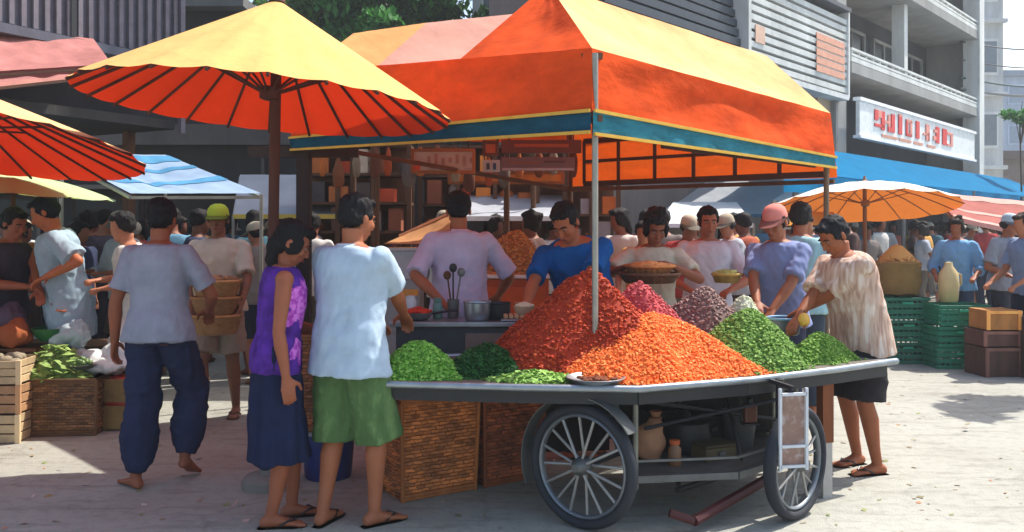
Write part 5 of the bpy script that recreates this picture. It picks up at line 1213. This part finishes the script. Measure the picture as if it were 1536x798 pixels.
for k in range(16):
    px_ = 484+k*25+rdh.uniform(-5,5); Y_ = rdh.uniform(8.6,9.3); zt = pz(rdh.uniform(206,216),Y_); l_ = rdh.uniform(.05,.22); r_ = rdh.uniform(.035,.075)
    t = thing('hanging_bag', 'bag of dry goods hanging on a cord under the back of the orange canopy', 'bag', (pxs(px_,Y_), Y_, zt), 0, 'bags hanging under the back of the orange canopy')
    mb = MB(); mb.tube([V(0,0,.12), V(0,0,-l_)], .004, 6); mb.build('cord', wd, t, True)
    mb = MB(); mb.lathe([(.012,-l_+.01),(r_*.5,-l_-.03),(r_,-l_-.12),(r_*.95,-l_-.22),(r_*.6,-l_-.27),(.01,-l_-.28)], n=14); me = mb.mesh('pouch'); displace(me, lambda q, n: float(.014*nz(q, 16, k)))
    link('pouch', me, cm('cloth', [(190,110,56),(130,80,54),(150,130,108),(104,66,48),(176,84,48),(110,100,94)][k % 6]), t)
# dark post
t = thing('timber_post', 'thick dark timber post standing between the parasol pole and the shelf rack', 'post', (pxs(456,7.4),7.4,0)); mb = MB(); mb.box((0,0,1.2),(.11,.11,2.4)); bevel(mb.build('shaft', cm('wood',(44,34,34)), t), .008); mb = MB(); mb.box((0,0,.06),(.17,.17,.12)); mb.build('foot', cm('conc',(110,106,100)), t)
mb = MB(); mb.bar(V(-.45,0,2.15), V(.45,0,2.15), .07, .09); mb.build('crossbeam', cm('wood',(50,38,34)), t)

# ------------------------------------------------------------------ buildings
def obox(mb, o, u, n, t0, t1, z0, z1, d0, d1):
    """box in facade coordinates: t along u, d outwards along n"""
    c = o+u*(t0+t1)/2+n*(d0+d1)/2; c.z = (z0+z1)/2
    M = Matrix((u, n, V(0,0,1))).transposed(); return mb.box(c, (abs(t1-t0), abs(d1-d0), z1-z0), M)
NF = V(.749,-.663,0)
O_ = V(7.75,20,0)
cgrey = cm('conc',(150,150,148)); clight = cm('conc',(205,208,206)); cdark = cm('conc',(96,98,102)); cbeige = cm('conc',(176,158,138))
win_d = cm('plastic',(40,46,52), rough=.25); cwarm = cm('conc',(122,112,106))
b1 = thing('shop_house', 'grey concrete shop house with balconies and the red lettered sign', 'building', tuple(O_))
SH = {'shop_house': -1.5, 'louvred_building': -1.5}
def bp_(name, m, L, parent=b1, o=None):
    mb = MB(); of = U*SH.get(parent.name.split('.')[0], SH.get(parent.parent.name if parent.parent else '', -1.5))
    if parent.parent: of = U*SH.get(parent.parent.name, -1.5)
    for a_ in L: obox(mb, of, U, NF, *a_)
    return mb.build(name, m, parent)
bp_('wall', cm('conc',(72,76,82)), [(0,10.2,0,14,-6,-1.1)])
bp_('party_wall', cgrey, [(-.25,.0,0,14,-6,.0),(10.2,10.45,0,14,-6,.3)])
bp_('corner_column', clight, [(9.75,10.25,2.6,14,.05,.5)])
bp_('corner_column', cgrey, [(-.62,-.02,2.4,14,.05,.35)])
for z0 in (4.80, 7.05, 9.4): 
    bp_('balcony', cgrey, [(0.02,10.1,z0,z0+.22,-1.1,.45)])
    for zz in (.24,.36,.48): bp_('railing', clight, [(0.05,10.05,z0+zz,z0+zz+(.10 if zz < .3 else .05),.36,.44)])
    for k in range(24): bp_('baluster', clight, [(k*.42+.1,k*.42+.14,z0+.22,z0+.50,.38,.42)])
    bp_('column', clight, [(4.1,4.35,z0+.22,z0+2.25,-.1,.2)])
for z0 in (4.9, 7.15, 9.5):
    for k in range(4):
        a0 = .8+k*2.35; f = bp_('window', cgrey, [(a0-.08,a0+1.68,z0+.2,z0+.28,-1.1,-1.0),(a0-.08,a0,z0+.2,z0+1.7,-1.1,-1.0),(a0+1.6,a0+1.68,z0+.2,z0+1.7,-1.1,-1.0),(a0-.08,a0+1.68,z0+1.62,z0+1.7,-1.1,-1.0),(a0+.78,a0+.83,z0+.28,z0+1.62,-1.09,-1.02)]); bp_('pane', win_d, [(a0,a0+1.6,z0+.28,z0+1.62,-1.095,-1.06)], f)
        f.parent = b1
bp_('side_panel', clight, [(.05,.75,5.3,7.2,-.9,.02)])
bp_('roof_slab', cgrey, [(-.3,10.5,14.0,14.2,-6,.5)])
bp_('ground_shop', cm('conc',(60,54,56)), [(0.02,10.1,0,2.6,-1.09,-.6)])
# sign with red lettering
sg = thing('shop_sign', 'white shop sign with red lettering on the grey shop house above the blue awning', 'sign', tuple(O_))
mb = MB(); obox(mb, V(0,0,0), U, NF, -1.45, 7.3, 3.48, 4.20, .52, .60); mb.build('board', cm('paint',(222,226,226)), sg)
mb = MB(); obox(mb, V(0,0,0), U, NF, -1.5, 7.35, 4.20, 4.27, .48, .64); obox(mb, V(0,0,0), U, NF, -1.5, 7.35, 3.42, 3.48, .48, .64); mb.build('frame', cm('paint',(236,238,242)), sg)
mred = cm('paint',(214,50,50)); mpk = cm('paint',(222,140,124)); mbr = cm('paint',(200,140,116))
def tpx(px):  # facade t of a picture column
    r = (px-CXP)/F; return (7.75+.6*.749-r*(20-.6*.663))/(r*.749-.663)
def tz(t, py): Y = 20+.749*t; return EYE-(py-HY)/F*Y
gl = [ # (px0, px1, zlo, zhi, colour) fractions of the letter band, read off the photo
 (1311,1316,.45,1.0,0),(1316,1321,.62,1.0,1),(1321,1326,.0,1.0,0),(1311,1326,.12,.27,0),(1326,1331,.42,.55,1),
 (1331,1336,.0,.25,0),(1331,1334,.25,.9,1),(1336,1341,.0,1.0,0),(1347,1352,.0,1.0,0),(1347,1352,1.0,1.12,1),
 (1358,1367,.78,.95,1),(1358,1361,.0,.9,0),(1364,1367,.0,.9,1),(1358,1367,.0,.14,0),
 (1373,1378,.0,1.0,0),(1388,1393,.0,.98,1),(1384,1393,.30,.42,1),(1391,1393,.0,.5,0),
 (1399,1403,.15,.4,1),(1403,1408,.0,1.0,0),(1400,1405,.62,.8,1),
 (1413,1419,.0,1.0,0),(1420,1428,.0,.12,1),(1425,1428,.1,.75,1),(1420,1428,.70,.85,1)]
for x0, x1, a0, a1, c in gl:
    t0 = tpx(x0); t1 = tpx(x1); mb = MB(); obox(mb, V(0,0,0), U, NF, t0, t1, 3.69+.41*a0, 3.69+.41*a1, .605, .625); mb.build('lettering', mpk if c else mred, sg)
for x0, x1 in ((1322,1345),(1348,1366),(1370,1383),(1390,1402)):
    mb = MB(); obox(mb, V(0,0,0), U, NF, tpx(x0), tpx(x1), 3.54, 3.60, .605, .620); mb.build('lettering', mbr, sg)
# blue awning on the shop house
def fc(t, d, z, o=O_): p = o+U*t+NF*d; return V(p.x, p.y, z)
m_bl2 = cloth_sheet('bright_blue_cloth', (.004,.17,.36), (.02,.12,.25), (.03,.25,.5), .25, 2.5, .15, (1,1,2))
aw = thing('shop_awning', 'long bright blue shop awning along the grey shop house', 'awning', tuple(O_))
p4 = [fc(-8.6,2.2,2.30), fc(11.0,2.0,2.42), fc(10.9,.65,3.10), fc(-8.6,.65,3.02)]
mb = MB(); mb.patch(*[p-O_ for p in p4], 40, 10, sagfn(.10, na=.06)); orient(mb.build('sheet', m_bl2, aw, True), (.7,-.6,.6))
mb = MB(); mb.patch(*[p-O_ for p in (p4[0]-V(0,0,.28), p4[1]-V(0,0,.24), p4[1], p4[0])], 60, 3, lambda u, v: NF*(.05*math.sin(u*70)*(1-v))); orient(mb.build('valance', m_bl2, aw, True), (.7,-.6,0))
for k in range(5):
    mb = MB(); mb.tube([fc(-8+k*4.6,2.1,0)-O_, fc(-8+k*4.6,2.1,2.36)-O_], .04, 8); mb.build('pole', m_grey, aw, True)
# building two with louvre panel and dark slats
b2 = thing('louvred_building', 'grey building with a pale louvred panel and dark roof slats behind the orange canopy', 'building', tuple(O_))
B2 = lambda n_, m, L, parent=b2: bp_(n_, m, L, parent)
B2('wall', cwarm, [(-8.9,-.25,0,13,-1.6,-.05)])
B2('pier', cbeige, [(-1.25,-.26,2.4,13,.0,.25)]); 
B2('upper_wall', clight, [(-8.5,-1.4,6.35,6.9,-.04,.3)]); 
lv = [(-4.75,-.45,4.30+k*.155,4.30+k*.155+.10,.30,.52) for k in range(10)]
B2('louvre_panel', cm('conc',(196,200,198)), lv); B2('louvre_backing', cgrey, [(-4.75,-.45,4.25,5.95,.18,.26)]); B2('louvre_frame', cdark, [(-4.85,-.40,5.95,6.03,.1,.6)]); B2('louvre_frame', clight, [(-4.80,-.42,4.15,4.25,.1,.56),(-4.85,-4.75,4.2,5.95,.1,.56),(-.45,-.38,4.2,5.95,.1,.56)])
B2('orange_panel', cm('paint',(214,152,124)), [(-2.0,-.6,4.55+k*.155,4.55+k*.155+.12,.525,.54) for k in range(5)])
B2('orange_panel', cm('paint',(206,170,146)), [(-4.55,-4.2,4.7,5.0,.525,.54)])
B2('brick_band', cm('conc',(158,116,104)), [(-4.8,-.7,4.02,4.1,.0,.2)]); B2('lower_wall', cm('conc',(120,98,88)), [(-4.8,-.7,2.4,4.0,.0,.05)])
for k in range(12): B2('slat', cm('paint',(52,60,70)), [(-8.8,-4.9,3.9+k*.17,3.9+k*.17+.12,.1-.035*k+.4,.18-.035*k+.4)])
B2('slat_backing', cm('paint',(26,32,40)), [(-8.85,-4.9,3.8,6.0,-.04,-.01)])
for k in range(3): 
    f = B2('window', clight, [(-8.3+k*3,-6.7+k*3,7.2,9.0,-.04,.04)]); B2('pane', win_d, [(-8.2+k*3,-6.8+k*3,7.3,8.9,.045,.06)], f)
# wall lamp bracket / downpipe
B2('downpipe', cm('metal',(110,112,116),metal=.3), [(-.60,-.50,2.4,13,.26,.36)])
# far building on the right, haze put into its pale blue colours
def simple_building(label, x0, x1, y, h, dep, wall_rgb, win_rgb, floors, cols, zb=0, z_first=1.0):
    t = thing('far_building', label, 'building', ((x0+x1)/2, y, zb)); Wd = x1-x0; mb = MB(); mb.box((0,dep/2,h/2),(Wd,dep,h)); mb.build('wall', cm('conc',wall_rgb), t); mb = MB(); mb.box((0,dep/2,h+.2),(Wd+.6,dep+.6,.4)); mb.build('roof', cm('conc',mul_rgb(wall_rgb,.85)), t)
    fh = (h-z_first)/floors; cw = Wd/cols
    for i in range(floors):
        mb = MB(); mb.box((0,-.12,z_first+fh*i+.1),(Wd+.1,.24,.14)); mb.build('ledge', cm('conc',mul_rgb(wall_rgb,1.08)), t)
        for j in range(cols):
            cx_ = -Wd/2+cw*(j+.5); cz_ = z_first+fh*(i+.55); mb = MB(); mb.box((cx_,-.03,cz_),(cw*.66,.06,fh*.5)); f = mb.build('window', cm('conc',mul_rgb(wall_rgb,1.1)), t); mb = MB(); mb.box((cx_,-.065,cz_),(cw*.58,.02,fh*.42)); mb.build('pane', cm('plastic',win_rgb,rough=.2), f)
    return t
simple_building('far building coloured pale blue grey for haze, closing the street at the right edge', 34, 62, 62, 12.2, 12, (158,172,190), (130,146,166), 4, 9)
simple_building('narrow whitish building just right of the grey shop house', 17.2, 18.5, 33.5, 12, 6, (190,194,196), (120,130,140), 4, 1)
# left side: dark corrugated house with balcony
b3 = thing('corrugated_house', 'dark grey house with ribbed metal balcony wall at the upper left', 'building', (-4.6,8.6,0)); u3 = V(.47,.88,0).normalized(); n3 = V(u3.y,-u3.x,0)
def B3(n_, m, L, parent=b3):
    mb = MB()
    for a_ in L: obox(mb, V(0,0,0), u3, n3, *a_)
    return mb.build(n_, m, parent)
crg = cm('metal',(86,88,100),metal=.1,rough=.6)
B3('wall', cm('conc',(58,58,62)), [(-4,1.75,2.75,7,-3,-.6)])
B3('balcony_wall', crg, [(-4,1.75,3.42,5.6,-.06,-.02)])
B3('rib', cm('metal',(104,100,110),metal=.1,rough=.6), [(-4+k*.12,-4+k*.12+.05,3.44,5.6,-.015,.02) for k in range(48)])
B3('ledge', cm('conc',(92,96,108)), [(-4.1,1.8,3.33,3.42,-.6,.08)])
B3('dark_seam', m_dark, [(.35,.41,3.44,5.6,.022,.035)])
B3('downpipe', cm('metal',(96,92,104),metal=.1), [(1.70,1.76,2.6,5.6,.0,.06)])
B3('post', wd, [(-3.9,-3.8,0,2.8,-.8,-.7),(1.6,1.7,0,2.8,-.8,-.7)])
B3('ceiling', cm('conc',(60,58,58)), [(-4,1.75,2.65,2.75,-3,-.1)])
m_pinkaw = cloth_sheet('faded_red_awning', (.48,.20,.18), (.2,.1,.1), (.5,.2,.2), .2, 3, .25)
awning('house_awning', 'faded pinkish red awning under the ribbed balcony at the upper left', [P(-60,110,7.4), P(168,96,8.4), P(140,58,9.1), P(-60,36,8.2)], m_pinkaw, (), sag=.04, pm=wd2)
awning('house_awning', 'second faded red awning strip with a pale edge just below the first', [P(-60,132,7.0), P(166,108,8.3), P(160,92,8.8), P(-60,100,8.0)], m_pinkaw, (), sag=.03, pm=wd2, edge=cm('cloth',(200,140,130)))
# dark house behind the parasol
b4 = thing('dark_house', 'dark grey two storey house behind the cream parasol', 'building', (-5.2,13.2,0))
def B4(n_, m, L, parent=b4):
    mb = MB()
    for x0, x1, y0, y1, z0, z1 in L: mb.box(((x0+x1)/2,(y0+y1)/2,(z0+z1)/2),(x1-x0,y1-y0,z1-z0))
    return mb.build(n_, m, parent)
B4('wall', cm('conc',(66,66,66)), [(-3.2,1.2,.0,5,0,4.75),(1.2,2.9,.0,5,0,3.2)]); B4('roof', cm('conc',(110,112,112)), [(-3.3,1.3,-.3,5,4.75,4.9),(1.3,3.1,-.3,5,3.2,3.3)])
B4('fascia', cm('conc',(104,100,98)), [(-3.2,2.9,-.18,-.005,2.75,3.05)]); B4('ledge', cm('conc',(120,116,110)), [(-3.2,2.9,-.25,-.005,2.1,2.16)])
for k in range(4):
    x = -2.7+k*1.4
    if k < 3: f = B4('window', cm('conc',(84,82,80)), [(x,x+.9,-.06,-.002,3.3,4.3)]); B4('pane', win_d, [(x+.06,x+.84,-.075,-.062,3.36,4.24)], f)
    f = B4('shop_opening', cm('wood',(70,58,52)), [(x,x+1.05,-.05,-.002,.2,2.0)]); B4('pane', cm('plastic',(26,24,26),rough=.4), [(x+.06,x+.99,-.065,-.052,.25,1.95)], f)
for k in range(6): B4('drain_pipe', cm('metal',(90,88,86),metal=.2), [(-2.9+k*1.1,-2.85+k*1.1,-.1,-.05,0,2.7)]) if k in (1,4) else None
# mid market hall behind the racks
b5 = thing('market_hall', 'long low brown market hall closing the view behind the stalls', 'building', (1.5,24,0))
def B5(n_, m, L, parent=b5):
    mb = MB()
    for x0, x1, y0, y1, z0, z1 in L: mb.box(((x0+x1)/2,(y0+y1)/2,(z0+z1)/2),(x1-x0,y1-y0,z1-z0))
    return mb.build(n_, m, parent)
B5('wall', cm('conc',(112,96,90)), [(-12,6,0,6,0,4.0)]); B5('roof', cm('conc',(120,118,116)), [(-12.4,6.3,-.8,6,4.0,4.25)])
for k in range(9): f = B5('shop_opening', cm('wood',(90,70,60)), [(-11.6+k*2,-10+k*2,-.06,-.002,.0,2.9)]); B5('pane', cm('plastic',(40,34,34),rough=.5), [(-11.5+k*2,-10.1+k*2,-.08,-.062,.0,2.8)], f)
simple_building('grey concrete block behind the pink canopy between the trees and the slats', -1.2, 5.2, 27, 12, 8, (160,158,152), (60,66,70), 4, 4)
simple_building('dim brown shop row far behind the crowd on the right', 6.5, 27, 44, 5.0, 6, (110,98,94), (50,44,46), 1, 10)
simple_building('dark shop row far behind the left stalls', -20, -8.5, 17, 4.0, 6, (74,66,62), (34,30,30), 1, 6)

# ------------------------------------------------------------------ trees
leafm = island_mat('leaves', S3((44,84,26),(66,112,36),(92,140,44),(36,66,24)), .6, .3)
leafm2 = island_mat('leaves_pale', S3((70,130,60),(90,158,76),(60,110,50)), .6, .3)
def tree(label, x, y, h, cr, n, lm=leafm, seed=1, ls=.12, clumps=9, flat=.8, tr=.12, name='leafy_tree'):
    rd = random.Random(seed); t = thing(name, label, 'tree', (x,y,0)); mb = MB(); top = h-cr*.9
    mb.tube([V(0,0,0), V(.05*cr,0,top*.5), V(0,.05,top), V(.05,0,top+cr*.8)], [tr, tr*.75, tr*.55, tr*.2], 10)
    cl = []
    for k in range(clumps):
        a_ = rd.uniform(0,6.28); e = rd.uniform(-.5,1); r_ = cr*rd.uniform(.35,.75); c = V(r_*math.cos(a_), r_*math.sin(a_), h-cr*.9+e*cr*flat*.8); cl.append((c, cr*rd.uniform(.28,.48)))
        mb.tube([V(0,0,top*.85), V(c.x*.5,c.y*.5,(top+c.z)/2), c], [tr*.4, tr*.25, tr*.08], 7)
    mb.build('trunk', cm('wood',(84,70,56)), t, True); cb = MB()
    for i in range(n):
        c, r_ = cl[rd.randrange(len(cl))]; d = V(rd.gauss(0,1), rd.gauss(0,1), rd.gauss(0,1)).normalized()*r_*rd.uniform(.35,1.08)
        p = c+V(d.x, d.y, d.z*flat); q = Matrix.Rotation(rd.uniform(0,6.28), 3, 'Z') @ Matrix.Rotation(rd.gauss(.5,.6), 3, 'X'); s_ = ls*rd.uniform(.6,1.3)
        cb.add([p+q @ V(-s_*.45,0,0), p+q @ V(0,-s_,0), p+q @ V(s_*.45,0,0), p+q @ V(0,s_,.1*s_)], [(0,1,2,3)])
    cb.build('crown', lm, t); return t
tree('leafy green tree behind the cream parasol, left of the grey concrete block', -4.6, 21, 8.6, 2.0, 6500, seed=4, ls=.13)
tree('shorter bright green tree between the parasol top and the pink canopy', -2.9, 20, 7.6, 1.7, 6000, leafm2, seed=5, ls=.12)
tree('dark green tree just left of the grey concrete block behind the pink canopy', -1.55, 20.5, 7.4, 1.5, 5500, leafm, seed=9, ls=.12)
tree('round little green tree on a thin stem in front of the pale far building', 14.3, 25, 5.15, .62, 1100, leafm2, seed=6, ls=.10, tr=.035, flat=.55)
tree('broad tree just outside the right edge shading the street', 5.95, 8.6, 3.6, .62, 900, leafm, seed=7, ls=.10, tr=.05)

# overhead wires
wp = thing('utility_pole', 'thin utility pole standing between the far buildings on the right', 'pole', (19.5,30,0)); mb = MB(); mb.tube([V(0,0,0), V(0,0,11)], [.16,.10], 10); mb.build('shaft', cm('conc',(150,150,148)), wp, True); mb = MB(); mb.bar(V(-.8,0,8.2), V(.8,0,8.2), .1); mb.bar(V(-.6,0,7.0), V(.6,0,7.0), .1); mb.build('crossarm', m_grey, wp)
for i, (yA, yB, col, r_) in enumerate(((62,63,(70,70,74),.022),(89,91,(60,60,64),.018),(116,120,(60,90,90),.03),(133,131,(110,112,110),.04))):
    a_ = P(1440,yA,26); b_ = P(1640,yB,29); mb = MB(); mb.tube([a_.lerp(b_, k/8)-V(0,0,.25*math.sin(PI*k/8)) for k in range(9)], r_, 6)
    tag(mb.build('overhead_wire', cm('plastic',col), None, True), ['uppermost dark overhead wire crossing the bright sky at the right','second dark overhead wire below the uppermost at the right','greenish overhead cable at the foot of the bright sky','thick grey overhead cable just above the pale far building'][i], 'wire')

# ------------------------------------------------------------------ crowd
def proto(seed, **k):
    r_, _ = person('person', '', (0,0,0), 0, 1.0, voxel=.022, fine=False, seed=seed, skin=k.pop('skin', (132,80,58)), **k)
    return r_
CR = 'shoppers in the crowd at the back of the market'
pr = [proto(41, lean=3, head=(8,10,0), hands=((-.2,-.25,1.0),(.24,0,.85)), shirt=dict(sleeve=.8, hem=-.1, loose=.03), bottom=dict(length=1.9, loose=.02), hairc=(30,26,26)),
      proto(42, lean=5, head=(4,-30,0), hands=((-.26,.05,.85),(.2,-.28,1.05)), female=True, hair='long', shirt=dict(sleeve=1.4, hem=-.15, loose=.03), bottom=dict(kind='skirt', length=.4, loose=.02), hairc=(26,22,22)),
      proto(43, lean=8, head=(12,30,0), hands=((-.18,-.32,1.1),(.18,-.32,1.1)), shirt=dict(sleeve=1.6, hem=-.1, loose=.035), bottom=dict(length=.95, loose=.03), hatc=(170,160,140), hairc=(30,26,26)),
      proto(44, lean=2, head=(0,0,0), hands=((-.27,-.02,.84),(.27,.06,.86)), female=True, hair='bun', shirt=dict(sleeve=.7, hem=-.08, loose=.03), bottom=dict(length=1.9, loose=.02), hairc=(36,28,26))]
shc = [((160,164,172),'grey'),((200,196,190),'white'),((92,70,66),'brown'),((70,64,74),'dark'),((96,136,160),'light blue'),((64,96,108),'teal'),((170,92,70),'rust red'),((120,112,108),'taupe'),((150,60,60),'red'),((200,150,80),'mustard'),((54,60,84),'navy')]
btc = [(50,50,62),(70,60,56),(40,44,60),(96,88,80)]
rd = random.Random(77); placed = []
def occupied(x, y):
    return any((x-a)**2+(y-b)**2 < .36 for a, b in placed)
zones = [(44, (110, 345), (8.6, 12.8)), (12, (340, 470), (8.4, 12.5)), (16, (470, 700), (11.6, 18.0)), (26, (640, 1000), (8.8, 20.0)), (20, (930, 1230), (8.6, 13)), (48, (980, 1340), (14.0, 27.0)), (70, (1340, 1560), (15.5, 34.0)), (14, (0, 130), (8.2, 12))]
first = {}
for n_, (a0, a1), (y0, y1) in zones:
    k = 0; tries = 0
    while k < n_ and tries < 900:
        tries += 1; y = rd.uniform(y0, y1); x = pxs(rd.uniform(a0, a1), y)
        if occupied(x, y): continue
        if x < -3.9 and y < 12.5 and y > 9.8 and False: continue
        if -2.5 < x < 1.4 and 9.8 < y < 11.4: continue
        rel_ = V(x,y,0)-O_
        if rel_.dot(NF) < 1.2 and (x > .8 or y > 14): continue
        if 4.0 < x < 5.8 and y < 11.3: continue
        placed.append((x, y)); k += 1
        i = rd.randrange(4); c_, cn = rd.choice(shc)
        if i not in first: o = pr[i]; first[i] = 1
        else: o = copy_tree(pr[i])
        o.location = (x, y, 0); o.rotation_euler = (0, 0, rd.uniform(-3.1, 3.1)); sc_ = rd.uniform(.93, 1.03); o.scale = (sc_,)*3
        o['label'] = 'shopper in the background crowd wearing a %s top' % cn; o['category'] = 'person'; o['group'] = CR
        for ch in o.children:
            nmb = ch.name.split('.')[0]; col = None
            if nmb == 'shirt': col = c_
            elif nmb in ('trousers','shorts','skirt'): col = rd.choice(btc)
            elif nmb == 'body': col = rd.choice([(132,80,58),(112,66,48),(160,104,76)])
            if col and ch.material_slots:
                ch.material_slots[0].link = 'OBJECT'; ch.material_slots[0].material = cm('skin' if nmb == 'body' else 'cloth', col)
for i in range(4):
    if i not in first:
        for ch in list(pr[i].children): bpy.data.objects.remove(ch)
        bpy.data.objects.remove(pr[i])

# ------------------------------------------------------------------ haze
hb = MB(); hb.box((0,28,7),(130,84,16.2)); 
hm2, hnt, hout = newmat('haze'); pv_ = nd(hnt, 'ShaderNodeVolumePrincipled'); pv_.inputs['Density'].default_value = .0022; pv_.inputs['Color'].default_value = (.86,.90,.96,1); pv_.inputs['Anisotropy'].default_value = .2
hnt.links.new(pv_.outputs[0], hout.inputs['Volume'])
tag(hb.build('haze', hm2), kind='stuff')
